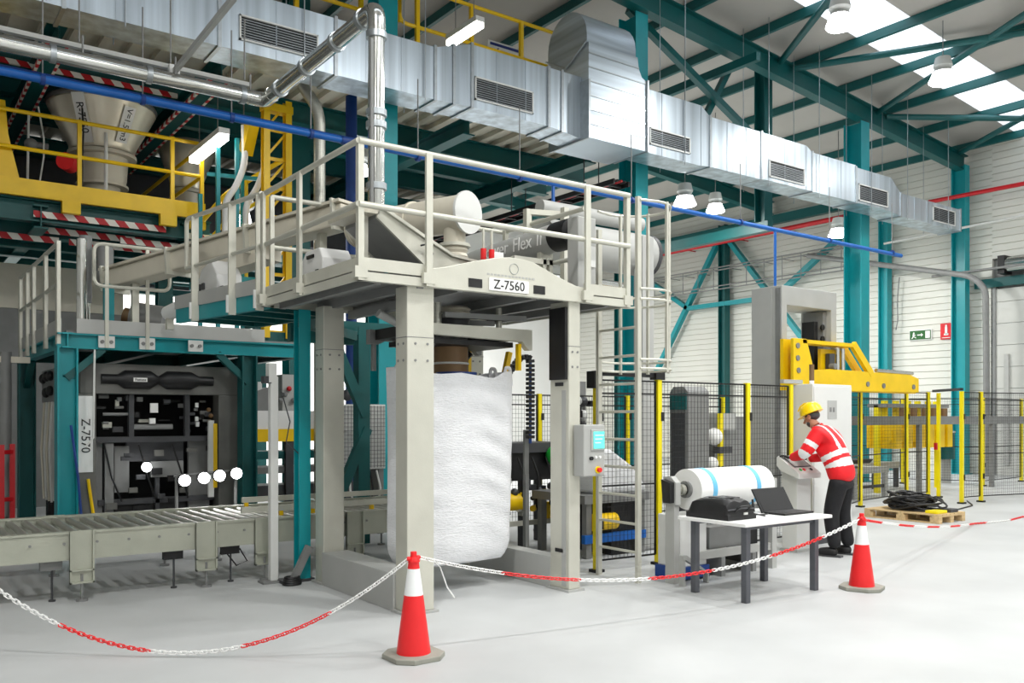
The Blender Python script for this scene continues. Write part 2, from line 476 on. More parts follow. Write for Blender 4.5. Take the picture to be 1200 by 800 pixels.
# wire cable tray on the right wall
ct = thing('cable_tray', 'wire mesh cable tray with cables along the right wall', 'tray', (24.9, 21, 7.0))
mb = MB()
for zz in (6.3, 6.42, 7.0, 7.1):
    mb.tube([(24.95, 29, zz), (24.95, 15.6, zz)], 0.025, 6)
yy = 16.3
while yy < 29:
    mb.tube([(24.95, yy, 6.3), (24.95, yy, 7.1)], 0.014, 6); mb.tube([(24.95, yy, 7.0), (25.6, yy, 7.0)], 0.014, 6); yy += 0.75
mb.build('tray_wires', 'mgray', ct)

# signs on the wall
sg = thing('exit_sign', 'green running man emergency exit sign on the white wall', 'sign', (25.5, 14.02, 4.1))
box(25.55, 25.6, 13.68, 14.37, 3.96, 4.27).build('backing', 'white', sg)
box(25.535, 25.55, 13.7, 14.35, 3.98, 4.25).build('face', 'signgreen', sg)
s_ = MB()
X_ = 25.527
def flat(pts, z=0): # polygon on the sign, (y offset to the right, z)
    return [(X_, 14.35 - a, 3.98 + b) for a, b in pts]
def poly(mb, pts, t=0.006):
    v = flat(pts); n = len(v)
    mb.add(v + [(a + t, b, c) for a, b, c in v], [tuple(range(n)), tuple(range(2 * n - 1, n - 1, -1))] + [(i, (i + 1) % n, (i + 1) % n + n, i + n) for i in range(n)])
poly(s_, [(0.1, 0.2), (0.13, 0.17), (0.16, 0.2), (0.13, 0.23)])                       # head
poly(s_, [(0.09, 0.17), (0.17, 0.12), (0.19, 0.14), (0.12, 0.18)]); poly(s_, [(0.1, 0.1), (0.15, 0.12), (0.14, 0.16), (0.09, 0.15)])
poly(s_, [(0.05, 0.03), (0.08, 0.03), (0.15, 0.11), (0.11, 0.12)]); poly(s_, [(0.13, 0.1), (0.2, 0.07), (0.2, 0.04), (0.15, 0.07)])
poly(s_, [(0.24, 0.12), (0.36, 0.12), (0.36, 0.08), (0.42, 0.135), (0.36, 0.19), (0.36, 0.15), (0.24, 0.15)])
poly(s_, [(0.49, 0.03), (0.63, 0.03), (0.63, 0.24), (0.49, 0.24)])
s_.build('pictogram', 'white', sg)
sg = thing('fire_hose_sign', 'red fire equipment sign beside the teal wall column', 'sign', (25.5, 13.23, 4.1))
box(25.55, 25.6, 13.07, 13.41, 3.93, 4.4).build('face', 'signred', sg)
X_ = 25.54
s_ = MB(); s_.box(25.535, 25.55, 13.2, 13.27, 4.08, 4.3); s_.box(25.535, 25.55, 13.17, 13.30, 4.05, 4.1); s_.box(25.535, 25.55, 13.21, 13.26, 4.29, 4.35)
s_.build('pictogram', 'white', sg)
box(25.535, 25.55, 13.12, 13.36, 3.965, 3.985).build('caption_line', 'white', sg)

# ------------------------------------------------------------------ high bay lamps
def high_bay(x, y, z, label, wire_top=None, r=0.26, watts=LAMP_W):
    t = thing('high_bay_lamp', label, 'lamp', (x, y, z), 'high bay lamps')
    MB().lathe([(0.07, 0.52), (0.15, 0.50), (0.19, 0.32), (0.16, 0.27), (0.12, 0.25), (r * 0.72, 0.22), (r * 0.74, 0.19), (0.1, 0.19)], (x, y, z), 24).build('housing', 'lgray', t, True)
    MB().lathe([(r * 0.70, 0.19), (r * 0.95, 0.04), (r, 0.0), (r * 0.94, -0.02), (r * 0.5, -0.035)], (x, y, z), 24).build('diffuser', 'lamp', t, True)
    top = wire_top or roofz(x) - 0.03
    cyl((x, y, z + 0.50), (x, y, top), 0.012, n=6).build('chain', 'mgray', t)
    area_lamp(t, (x, y, z - 0.06), r * 1.7, watts)
    return t
high_bay(13.73, 9.0, 8.5, 'bright high bay lamp under the near end of the roof skylight', r=0.24)
high_bay(18.2, 9.5, 8.7, 'bright high bay lamp hanging in front of the skylight, right of the other', r=0.28, watts=130)
high_bay(15.6, 14.35, 6.68, 'high bay lamp hanging just right of the tall teal column and ladder cage', None, 0.27)
high_bay(18.6, 16.0, 7.25, 'smaller high bay lamp between the ladder cage lamp and the grey arch', None, 0.25)
high_bay(21.9, 14.4, 6.72, 'high bay lamp hanging left of the teal column by the arch machine', None, 0.28)
high_bay(8.1, 16.3, 6.62, 'small bright lamp hanging behind the corner post of the grey platform', 7.55, 0.16, 90)
high_bay(5.35, 15.4, 5.08, 'small bright lamp beside the base of the yellow lift mast', 7.55, 0.14, 50)
for row, pts in (('front row', ((1.0, 3.0), (6.5, 2.0), (12.0, 2.5), (17.5, 3.0), (22.5, 4.0))), ('row behind the viewer', ((-4.0, -1.5), (4, -2), (12, -2), (20, -2))), ('middle row above the frame', ((8.5, 5.2), (22.0, 8.5))), ('rear row behind the mezzanine', ((6.0, 25.5), (11.0, 24.5), (15.5, 24.0)))):
    for k, (hx, hy) in enumerate(pts):  # unseen lamps added to light the closed hall and whiten its back wall
        high_bay(hx, hy, 8.6 if hy < 20 else 7.9, 'added high bay lamp out of view, %s, %s from the left' % (row, ('first', 'second', 'third', 'fourth', 'fifth')[k]), None, 0.26, LAMP_W * (5.0 if hy > 20 else 1.4 if hx < 8 else 1.0 if hx < 15 else 0.5))

# ------------------------------------------------------------------ galvanised air duct
du = thing('air_duct', 'galvanised rectangular air duct with grilles running the length of the hall', 'duct', (10, 12.2, 6.7))
Y0, Y1 = 11.9, 12.5
secs = [(-5.0, 1.9, 6.67, 7.5), (1.9, 3.8, 6.67, 7.5), (3.8, 5.5, 6.67, 7.5), (5.5, 7.2, 6.67, 7.5), (7.9, 9.5, 6.7, 7.72),
        (11.72, 13.4, 6.67, 7.88), (13.67, 15.3, 6.7, 7.71), (15.3, 16.87, 6.72, 7.71), (17.09, 18.8, 6.72, 7.60), (18.8, 20.3, 6.72, 7.55), (20.75, 23.7, 6.66, 7.23)]
for x0, x1, z0, z1 in secs:
    box(x0 + 0.004, x1 - 0.004, Y0, Y1, z0, z1).build('duct_section', 'galv', du)
tapers = [((7.2, 6.67, 7.5), (7.9, 6.7, 7.72)), ((9.5, 6.7, 7.72), (10.25, 6.62, 7.72)), ((13.4, 6.67, 7.88), (13.67, 6.7, 7.71)), ((16.87, 6.72, 7.71), (17.09, 6.72, 7.60)), ((20.3, 6.72, 7.55), (20.75, 6.66, 7.23))]
for (xa, a0, a1), (xb, b0, b1) in tapers:
    MB().prism([(xa + 0.004, a0), (xb - 0.004, b0), (xb - 0.004, b1), (xa + 0.004, a1)], 'y', Y0 - 0.004, Y1).build('duct_taper', 'galv', du)
for x0, x1, z0, z1 in secs[1:]:
    for xx in (x0,):
        MB().box(xx - 0.025, xx + 0.025, Y0 - 0.025, Y1 + 0.02, z0 - 0.025, z1 + 0.025).build('flange', 'galvd', du)
for xx, z0, z1 in ((7.2, 6.67, 7.5), (7.55, 6.68, 7.61), (9.5, 6.7, 7.72), (9.8, 6.67, 7.72), (23.7, 6.66, 7.23)):
    MB().box(xx - 0.025, xx + 0.025, Y0 - 0.025, Y1 + 0.02, z0 - 0.025, z1 + 0.025).build('flange', 'galvd', du)
for xx in [0.5, 1.2, 2.5, 3.2, 4.6, 6.0, 6.6, 8.4, 9.0, 12.3, 12.9, 14.2, 14.8, 16.1, 17.7, 18.2, 19.4, 21.4, 22.0, 22.6, 23.1]:
    zz = [s for s in secs if s[0] <= xx <= s[1]]
    if zz:
        box(xx - 0.008, xx + 0.008, Y0 - 0.008, Y0, zz[0][2], zz[0][3]).build('seam', 'galv', du)
def grille(x0, x1, z0, z1):
    g = MB()
    t = 0.022; ya, yb = Y0 - 0.03, Y0 + 0.002
    g.box(x0, x1, ya, yb, z0, z0 + t); g.box(x0, x1, ya, yb, z1 - t, z1); g.box(x0, x0 + t, ya, yb, z0, z1); g.box(x1 - t, x1, ya, yb, z0, z1)
    f = g.build('grille', 'lgray', du)
    box(x0 + t, x1 - t, Y0 - 0.004, Y0 - 0.001, z0 + t, z1 - t).build('grille_backing', 'black', f)
    z = z0 + t + 0.02
    while z < z1 - t - 0.02:
        MB().prism([(ya + 0.004, z - 0.012), (yb - 0.008, z + 0.008), (yb - 0.008, z + 0.014), (ya + 0.004, z - 0.004)], 'x', x0 + t, x1 - t).build('louvre', 'galvd', f)
        z += 0.036
def gx(px, y=11.9):
    l = (px - 600) / 1025; c, s = math.cos(YAW), math.sin(YAW)
    return y / (s - c * l) * (c + s * l)
grille(4.07, 5.22, 6.82, 7.17)
grille(7.95, 9.15, 6.83, 7.21)
grille(11.95, 13.07, 6.84, 7.16)
grille(15.55, 16.78, 6.8, 7.17)
grille(18.9, 20.15, 6.78, 7.18)
grille(22.27, 23.4, 6.74, 7.13)
# the big elbow: an arched transfer box above a wider foot
def arch(yf, yb, z0, zc):
    r = (yb - yf) / 2; pts = [(yf, z0)]
    for k in range(13):
        a = PI - PI * k / 12
        pts.append(((yf + yb) / 2 + r * math.cos(a), zc + r * math.sin(a)))
    pts.append((yb, z0)); return pts
MB().prism(arch(11.75, 12.85, 7.6, 8.45), 'x', 10.25, 11.45).build('elbow_hood', 'galvh', du, True)
el = MB()
el.prism([(10.25, 6.6), (11.68, 6.6), (11.68, 7.9), (11.56, 7.95), (11.48, 8.1), (11.45, 8.3), (10.25, 8.3)], 'y', 11.70, 11.75)
el.box(10.25, 11.68, 11.75, 12.75, 6.6, 7.65)
el.build('elbow_body', 'galvh', du)
for zz in (6.85, 7.1, 7.35, 7.6, 7.85, 8.1):
    box(10.25, 11.68 if zz < 7.9 else 11.48, 11.688, 11.70, zz - 0.01, zz + 0.01).build('seam', 'galvd', du)
box(10.22, 10.26, 11.66, 12.8, 6.58, 7.62).build('flange', 'galvd', du)
box(11.67, 11.71, 11.66, 12.6, 6.58, 7.92).build('flange', 'galvd', du)
MB().tube([(10.22, 11.72, 8.3), (10.22, 12.3, 8.0), (10.22, 12.88, 8.3)], 0.02, 6).build('brace_rod', 'galvd', du)
for xx in (0.9, 2.6, 5.0, 7.0, 12.9, 15.5, 17.3, 19.4, 21.0, 23.0):
    for yq in (11.86, 12.54):
        cyl((xx, yq, 6.6), (xx, yq, roofz(xx) - 0.05), 0.009, n=5).build('hanger_wire', 'galvd', du)

# ------------------------------------------------------------------ upper gallery above the duct
ga = thing('upper_gallery', 'high gallery deck with yellow guard rail behind the duct', 'platform', (9, 14, 7.5))
box(-3.9, 13.5, 13.45, 21.0, 7.62, 7.74).build('deck', 'beige', ga)
x = -3.4
while x < 13.3:
    box(x, x + 0.16, 13.45, 21.0, 7.52, 7.62).build('deck_rib', 'beige', ga); x += 0.42
for yy in (13.55, 15.6, 17.0, 18.4, 20.8):
    MB().ibeam((-3.9, yy, 7.32), (13.5, yy, 7.32), 0.2, 0.4 if yy > 14 else 0.3, 0.025).build('gallery_beam', 'dteal', ga)
for xx in (2.1, 4.35, 8.9, 11.9):
    bb = MB().ibeam((xx, 13.5, 7.0), (xx, 21.0, 7.0), 0.26, 0.3, 0.025).build('gallery_beam', 'dteal', ga)
    if xx < 5:
        box(xx - 0.14, xx - 0.1, 13.6, 20.0, 6.84, 6.9).build('hazard_tape', 'hazy', bb)
        box(xx + 0.1, xx + 0.14, 13.6, 20.0, 6.84, 6.9).build('hazard_tape', 'hazy', bb)
box(-3.9, 4.2, 15.36, 15.4, 7.06, 7.14).build('hazard_tape', 'haz', ga)
for i, (a, b) in enumerate(((5.2, 7.0), (7.45, 12.0))):
    pts = rounded([(a, 13.5, 8.55), (a, 13.5, 9.25), (b, 13.5, 9.25), (b, 13.5, 8.55), (a, 13.5, 8.55), (a, 13.5, 9.25)], 0.15)
    MB().tube(pts, 0.035, 8).build('guard_rail', 'yellow', ga, True)
    xx = a + 0.35
    while xx < b:
        box(xx - 0.035, xx + 0.035, 13.46, 13.53, 7.74, 9.25).build('rail_post', 'yellow', ga); xx += 1.15
box(5.2, 12.0, 13.42, 13.45, 7.6, 7.85).build('kick_board', 'yellow', ga)
sgn = thing('direction_sign', 'white sign with a blue left arrow behind the gallery rail', 'sign', (10.3, 14.4, 8.8))
box(9.95, 10.75, 14.4, 14.43, 8.75, 9.2).build('face', 'white', sgn)
MB().prism([(10.05, 8.97), (10.2, 9.08), (10.2, 9.0), (10.6, 9.0), (10.6, 8.94), (10.2, 8.94), (10.2, 8.86)], 'y', 14.385, 14.4).build('arrow', 'signblue', sgn)
box(10.0, 10.7, 14.388, 14.4, 9.11, 9.16).build('caption_line', 'signblue', sgn)
cyl((10.35, 14.44, 7.74), (10.35, 14.44, 8.9), 0.02, n=8).build('stand', 'mgray', sgn)

def tube_lamp(p, q, label, watts=60, r=0.09):
    t = thing('fluorescent_lamp', label, 'lamp', p)
    p = Vector(p); q = Vector(q)
    MB().bar(p, q, r * 1.6, r).build('diffuser', 'tubeglow', t)
    u = Vector((0, 0, 0.09))
    MB().bar(p + u, q + u, r * 1.9, 0.09).build('housing', 'lgray', t)
    for k in (0.2, 0.8):
        c = p.lerp(q, k); cyl(c + u, c + Vector((0, 0, 0.9)), 0.008, n=5).build('suspension_wire', 'mgray', t)
    return t
tube_lamp((8.2, 13.05, 8.2), (8.2, 12.1, 8.2), 'glowing fluorescent tube lamp just above the duct by the gallery rail')
tube_lamp((4.42, 15.2, 6.0), (4.42, 13.6, 6.0), 'glowing fluorescent tube lamp at the right end of the yellow mezzanine')
# =================================================================== YELLOW MEZZANINE, HOPPERS, PIPES
mz = thing('mezzanine', 'yellow edged mezzanine with guard rails and striped beams on the left', 'platform', (0, 15, 5.0))
box(-3.9, 4.55, 15.05, 22.0, 5.08, 5.16).build('deck', 'mgray', mz)
box(-3.9, 4.55, 14.98, 15.05, 4.98, 5.24).build('fascia', 'yellow', mz)
for xx in (2.5, 3.95, 4.42):
    box(xx - 0.13, xx + 0.13, 14.96, 15.08, 4.8, 4.98).build('bracket', 'yellow', mz)
MB().ibeam((-3.9, 15.25, 4.82), (4.7, 15.25, 4.82), 0.2, 0.34, 0.025).build('mezzanine_beam', 'dteal', mz)
for k, (yy, zz) in enumerate(((15.9, 4.72), (16.6, 4.66), (17.8, 4.7), (19.2, 4.7), (21.5, 4.7))):
    MB().ibeam((-3.9, yy, zz), (6.3, yy, zz), 0.2, 0.4, 0.025).build('mezzanine_beam', 'dteal', mz)
for x0, x1, yy, zz in ((2.0, 3.95, 15.13, 4.76), (2.1, 3.7, 15.62, 4.62), (0.4, 2.45, 15.78, 4.5), (2.6, 5.7, 15.78, 4.5), (4.3, 5.9, 15.13, 4.7), (3.3, 5.2, 15.4, 4.55)):
    box(x0, x1, yy, yy + 0.02, zz - 0.05, zz + 0.05).build('hazard_tape', 'haz', mz)
for xx in (-1.0, 2.1, 4.3):
    MB().ibeam((xx, 15.1, 4.72), (xx, 22, 4.72), 0.2, 0.36, 0.025).build('mezzanine_beam', 'dteal', mz)
for zz in (6.25, 5.7):
    cyl((-3.9, 15.02, zz), (4.5, 15.02, zz), 0.032, n=8).build('guard_rail', 'yellow', mz, True)
for xx in (2.62, 4.02, 4.5, 1.3, 0.1):
    box(xx - 0.03, xx + 0.03, 14.99, 15.05, 5.2, 6.28).build('rail_post', 'yellow', mz)
MB().prism([(1.3, 5.2), (1.82, 5.2), (1.66, 5.9), (1.62, 6.4), (1.5, 6.4), (1.3, 5.7)], 'y', 15.1, 15.16).build('gusset_post', 'yellow', mz)
for zz in (6.2, 5.7):
    cyl((4.5, 15.02, zz), (4.5, 21.5, zz), 0.032, n=8).build('guard_rail', 'yellow', mz, True)
for xx, yy in ((-2.5, 16.6), (0.9, 16.6), (4.4, 17.0), (0.9, 21.5)):
    MB().ibeam((xx, yy, 0.02), (xx, yy, 4.6), 0.26, 0.26, 0.025, up=(0, 1, 0)).build('mezzanine_column', 'dteal', mz)

# added mezzanine part on the right, blocking floor bounce to darken behind the columns
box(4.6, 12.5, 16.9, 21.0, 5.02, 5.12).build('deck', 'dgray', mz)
for yy in (17.0, 19.0, 20.9):
    MB().ibeam((4.6, yy, 4.85), (12.5, yy, 4.85), 0.2, 0.34, 0.025).build('mezzanine_beam', 'dteal', mz)
for xx in (7.5, 10.5, 12.4):
    MB().ibeam((xx, 20.5, 0.02), (xx, 20.5, 4.7), 0.26, 0.26, 0.025, up=(0, 1, 0)).build('mezzanine_column', 'dteal', mz)
box(-3.9, 12.5, 21.0, 21.1, 4.6, 7.55).build('rear_shade_sheet', 'dgray', mz)  # dark sheet added where the mezzanine interior only lies in shade
# hoppers standing on the mezzanine
def hopper(x, y, zt, zb, rt, rb, label, red=False):
    t = thing('hopper', label, 'hopper', (x, y, zb))
    zc = zb + 0.62
    MB().lathe([(rt * 0.35, zt + 0.10), (rt * 0.75, zt + 0.06), (rt * 1.0, zt), (rt * 1.02, zt - 0.06), (rb, zc), (rb, zc - 0.08), (rb * 0.86, zc - 0.1)], (x, y, 0), 36).build('shell', 'silo', t, True)
    MB().lathe([(rt * 1.03, zt - 0.04), (rt * 1.05, zt), (rt * 1.03, zt + 0.04)], (x, y, 0), 36).build('top_ring', 'mgray', t, True)
    MB().lathe([(rb * 1.05, zc - 0.16), (rb * 1.05, zc - 0.1), (rb * 0.8, zc - 0.1), (rb * 0.75, zb + 0.1), (rb * 0.7, zb), (rb * 0.8, zb), (rb * 0.8, zb - 0.04), (rb * 0.55, zb - 0.04), (rb * 0.55, 5.16)], (x, y, 0), 30).build('outlet', 'beige', t, True)
    return t
h1 = hopper(3.2, 16.3, 6.95, 5.62, 0.84, 0.52, 'large pale conical hopper behind the yellow mezzanine rail')
# lettered plates on its cone (they follow the wall of the cone)
def cone_plate(az, z0, z1, w, body, size, parent, x=3.2, y=16.3):
    # cone radius between (0.46 at 6.24) and (0.846 at 6.89)
    rad = lambda z: 0.52 + (0.857 - 0.52) * (z - 6.24) / (6.89 - 6.24)
    d = Vector((math.sin(az), -math.cos(az), 0)); s = Vector((math.cos(az), math.sin(az), 0))
    c = Vector((x, y, 0))
    a0 = c + d * (rad(z0) + 0.035) + Vector((0, 0, z0)); a1 = c + d * (rad(z1) + 0.035) + Vector((0, 0, z1))
    up = (a1 - a0).normalized(); n = s.cross(up)
    vs = []
    for p in (a0, a1):
        vs += [p - s * w / 2, p + s * w / 2]
    vs += [v - n * 0.01 for v in vs]
    MB().add(vs, [(0, 1, 3, 2), (4, 6, 7, 5), (0, 4, 5, 1), (1, 5, 7, 3), (3, 7, 6, 2), (2, 6, 4, 0)]).build('name_plate', 'white', parent)
    text('lettering', body, size, (a0 + a1) / 2 + n * 0.004, -up, s, 'ink', parent)
cone_plate(-0.62, 6.2, 6.9, 0.2, 'R-7560', 0.17, h1)
cone_plate(0.34, 6.26, 6.8, 0.2, 'V=1.5 m3', 0.14, h1)
cyl((2.62, 15.75, 5.75), (2.5, 15.55, 5.75), 0.14, n=16).build('vibrator_motor', 'red', h1, True, label='red motor on the side of the outlet')
MB().tube([(3.1, 15.52, 5.2), (3.1, 15.5, 6.3)], 0.03, 8).build('support_tube', 'lgray', h1, True)
MB().tube([(2.75, 15.6, 6.95), (2.8, 15.72, 6.3), (2.78, 15.7, 5.8), (2.78, 15.7, 5.3)], 0.015, 6).build('cable', 'black', h1, True)
h2 = hopper(5.15, 18.2, 7.1, 5.7, 0.55, 0.3, 'smaller rounded pale hopper behind the fluorescent lamp on the mezzanine')
q = thing('dust_valve', 'small valve on a bent pipe left of the large hopper', 'valve', (2.05, 15.8, 5.2))
MB().ball((2.05, 15.8, 6.0), 0.1, 0.1, 0.09).build('valve_body', 'mgray', q, True)
MB().tube([(2.05, 15.8, 6.0), (2.3, 15.8, 6.0)], 0.05, 8).build('pipe', 'mgray', q, True)
MB().tube([(2.0, 15.8, 5.16), (2.02, 15.8, 6.5)], 0.02, 6).build('stand', 'lgray', q, True)
MB().tube([(2.15, 15.75, 6.6), (2.22, 15.7, 6.1), (2.22, 15.7, 5.8), (2.15, 15.7, 5.3)], 0.014, 6).build('hose', 'lgray', q, True)

# lift mast, scaffold, hoses at the end of the mezzanine
lm = thing('lift_mast', 'yellow lattice lift mast at the end of the mezzanine', 'mast', (5.2, 13.6, 3.0))
for xx in (5.04, 5.4):
    MB().ibeam((xx, 13.5, 2.9), (xx, 13.5, 6.7), 0.1, 0.14, 0.02, up=(0, 1, 0)).build('mast_rail', 'yellow', lm)
for k in range(8):
    z0 = 3.0 + k * 0.46
    bar((5.04, 13.52, z0), (5.4, 13.52, z0 + 0.46 * (1 if k % 2 else 1)), 0.035, 0.035).build('lattice_bar', 'yellow', lm)
    bar((5.04, 13.52, z0), (5.4, 13.52, z0), 0.035, 0.05).build('lattice_bar', 'yellow', lm)
box(4.98, 5.47, 13.42, 13.6, 6.5, 6.62).build('top_carriage', 'yellow', lm)
bar((4.86, 13.6, 6.3), (4.86, 13.9, 5.9), 0.16, 0.25).build('hood', 'yellow', lm)
bar((4.9, 13.6, 2.9), (5.6, 13.6, 2.9), 0.2, 0.2).build('base', 'dteal', lm)
sf = thing('scaffold_frame', 'teal upright frame between mezzanine end and yellow lift mast', 'frame', (4.6, 14.3, 3.9))
for xx, yy in ((4.35, 14.6), (4.48, 14.1), (4.72, 13.9), (4.95, 14.3)):
    box(xx - 0.03, xx + 0.03, yy - 0.03, yy + 0.03, 2.665 if xx < 4.7 else 0.0, 6.1 if xx > 4.4 else 5.3).build('upright', 'teal', sf)
for zz in (5.55, 4.35, 3.9):
    bar((4.35, 14.25, zz), (5.15, 14.05, zz), 0.04, 0.06).build('crossbar', 'teal', sf)
box(4.2, 5.3, 13.9, 14.7, 3.72, 3.84).build('landing', 'teal', sf)
sr = thing('stair_rail', 'sloping yellow stair rail right of the mezzanine corner', 'rail', (4.8, 14.7, 4.2))
MB().tube(rounded([(4.5, 14.95, 4.95), (4.75, 14.5, 5.35), (5.5, 13.9, 5.9)], 0.1), 0.04, 8).build('handrail', 'yellow', sr, True)
MB().tube(rounded([(4.5, 14.95, 4.5), (4.75, 14.5, 4.9), (5.5, 13.9, 5.45)], 0.1), 0.03, 8).build('midrail', 'yellow', sr, True)
for x_, y_, z_ in ((4.72, 14.55, 5.3), (5.0, 14.28, 5.55)):
    cyl((x_, y_, 3.84), (x_, y_, z_), 0.035, n=8).build('rail_post', 'yellow', sr, True)
for k, (x_, lab) in enumerate(((4.62, 'left white hose curving down behind the teal upright frame'), (4.95, 'right white hose curving down behind the teal upright frame'))):
    o = MB().tube(rounded([(x_ + 0.18, 13.8, 6.3), (x_ + 0.2, 13.8, 5.7), (x_ + 0.05, 13.8, 5.3), (x_ - 0.12, 13.8, 5.05), (x_ - 0.12, 13.8, 4.2)], 0.2), 0.05, 10).build('white_hose', 'white', None, True)
    tag(o, lab, 'hose')

# polished conveying pipe: along the hall, towards the front, then down into the bagging station
pp = thing('conveying_pipe', 'polished steel conveying pipe bending down into the grey bagging frame', 'pipe', (4.0, 7.7, 5.6))
MB().tube([(-2.5, 10.7, 5.62), (3.78, 10.7, 5.62)], 0.085, 16).build('pipe_run', 'chrome', pp, True)
MB().tube(rounded([(3.78, 10.7, 5.62), (3.99, 10.7, 5.62), (3.99, 10.45, 5.62)], 0.2, 6), 0.09, 16).build('elbow', 'chrome', pp, True)
MB().tube([(3.99, 10.45, 5.62), (3.99, 7.95, 5.64)], 0.085, 16).build('pipe_run', 'chrome', pp, True)
MB().tube(rounded([(3.99, 7.95, 5.64), (3.99, 7.7, 5.64), (3.99, 7.7, 5.4)], 0.22, 6), 0.09, 16).build('elbow', 'chrome', pp, True)
MB().tube([(3.99, 7.7, 5.42), (3.99, 7.7, 2.95)], 0.082, 18).build('pipe_run', 'chrome', pp, True)
for p, d in (((3.99, 10.2, 5.62), 'y'), ((3.99, 9.4, 5.625), 'y'), ((3.99, 8.6, 5.63), 'y'), ((3.99, 7.98, 5.64), 'y'), ((3.99, 7.7, 5.38), 'z'), ((3.99, 7.7, 4.5), 'z'), ((3.99, 7.7, 4.62), 'z'), ((3.99, 7.7, 3.9), 'z'), ((1.6, 10.7, 5.62), 'x'), ((2.6, 10.7, 5.62), 'x'), ((3.7, 10.7, 5.62), 'x')):
    MB().lathe([(0.08, -0.03), (0.102, -0.03), (0.102, 0.03), (0.08, 0.03)], p, 18, d).build('coupling', 'galvd', pp, True)
MB().tube([(3.9, 7.62, 5.3), (3.9, 7.62, 2.95)], 0.018, 6).build('cable_conduit', 'mgray', pp, True)
tr = thing('cable_duct', 'slim flat silver cable duct above the polished conveying pipe', 'duct', (0, 10.9, 5.9))
box(-2.5, 3.85, 10.87, 10.95, 5.82, 5.87).build('channel', 'gray', tr)
for xx in (0.9, 1.9, 2.9, 3.8):
    cyl((xx, 10.91, 5.9), (xx, 10.91, 6.66), 0.01, n=6).build('hanger', 'mgray', tr)
    cyl((xx, 10.7, 5.55), (xx, 10.7, 5.9), 0.012, n=6).build('hanger', 'mgray', tr)
dg = thing('strut_pole', 'slanting grey strut pole in front of the duct at top left', 'pole', (2.92, 10.6, 5.75))
bar((2.92, 10.85, 5.77), (2.92, 6.4, 5.9), 0.05, 0.06).build('strut', 'gray', dg)
box(2.86, 2.98, 10.8, 10.88, 5.6, 5.85).build('end_plate', 'lgray', dg)
# blue compressed air line with its cable bundle
bl = thing('blue_air_line', 'long blue air pipe crossing the whole hall below the duct', 'pipe', (4, 11.4, 5.5))
MB().tube([(-3, 11.4, 5.56), (5.4, 11.4, 5.56)], 0.05, 12).build('main_pipe', 'blue', bl, True)
MB().tube([(-3, 11.52, 5.66), (5.4, 11.5, 5.63)], 0.03, 8).build('cable_bundle', 'dblue', bl, True)
MB().tube([(5.4, 11.4, 5.56), (19.9, 11.4, 5.5)], 0.045, 10).build('main_pipe', 'blue', bl, True)
MB().lathe([(0.04, -0.1), (0.062, -0.1), (0.062, 0.1), (0.045, 0.1)], (5.45, 11.4, 5.56), 14, 'x').build('reducer', 'dblue', bl, True)
for xx in (0.5, 1.6, 2.7, 3.8, 4.9, 6.6, 8.5, 11, 14, 17, 19.5):
    r_ = 0.068 if xx < 5.3 else 0.062
    MB().lathe([(r_ - 0.03, -0.025), (r_, -0.025), (r_, 0.025), (r_ - 0.03, 0.025)], (xx, 11.4, 5.56 if xx < 6 else 5.53), 12, 'x').build('clamp', 'dblue', bl, True)
    cyl((xx, 11.4, 5.6), (xx, 11.4, 6.7 if xx < 5 else 6.7), 0.01, n=5).build('hanger_wire', 'mgray', bl)
MB().tube([(9.2, 11.4, 5.5), (9.2, 11.4, 4.7)], 0.03, 8).build('drop_pipe', 'blue', bl, True)
MB().tube([(15.1, 11.4, 5.5), (15.1, 11.4, 2.3)], 0.03, 8).build('drop_pipe', 'blue', bl, True)
gp = MB().tube(rounded([(5.62, 12.74, 0.0), (5.62, 12.74, 6.4), (5.4, 12.9, 6.8)], 0.3), 0.09, 12).build('vertical_pipe', 'steel2', None, True)
tag(gp, 'dull grey vertical pipe left of the polished pipe, behind the rail', 'pipe')
bp = MB().tube([(6.72, 13.9, 0.0), (6.72, 13.9, 7.2)], 0.1, 14).build('blue_pipe', 'dblue', None, True)
tag(bp, 'dark blue vertical pipe in the shade under the duct', 'pipe')

# =================================================================== STATION Z-7570 (left, behind the conveyor)
FA, FB, FY0, FY1 = 1.84, 4.0, 11.35, 14.6
tf = thing('teal_platform', 'teal steel platform frame standing over the dark grey machine', 'platform', (2.9, 13, 0))
def post(x, y, z1, w, par, m='teal'):
    MB().ibeam((x, y, 0.02), (x, y, z1), w, w, 0.02, up=(1, 0, 0)).build('leg', m, par)
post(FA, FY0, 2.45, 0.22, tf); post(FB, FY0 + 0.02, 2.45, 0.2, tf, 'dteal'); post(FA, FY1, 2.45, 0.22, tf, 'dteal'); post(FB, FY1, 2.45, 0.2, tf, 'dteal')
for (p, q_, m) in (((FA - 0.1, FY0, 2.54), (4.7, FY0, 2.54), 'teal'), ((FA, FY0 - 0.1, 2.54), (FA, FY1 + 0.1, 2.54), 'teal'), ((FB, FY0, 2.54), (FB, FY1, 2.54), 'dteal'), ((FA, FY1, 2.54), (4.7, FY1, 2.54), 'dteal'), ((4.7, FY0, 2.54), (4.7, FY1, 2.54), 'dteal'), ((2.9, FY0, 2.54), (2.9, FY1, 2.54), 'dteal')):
    MB().ibeam(p, q_, 0.12, 0.18, 0.02).build('frame_beam', m, tf)
box(FA, 4.7, FY0, FY1, 2.63, 2.66).build('deck', 'mgray', tf)
box(FA + 0.1, 4.2, FY0 - 0.07, FY0 - 0.05, 2.63, 2.80).build('toe_board', 'gray', tf)
box(FA - 0.07, FA - 0.05, FY0, FY1, 2.63, 2.80).build('toe_board', 'gray', tf)
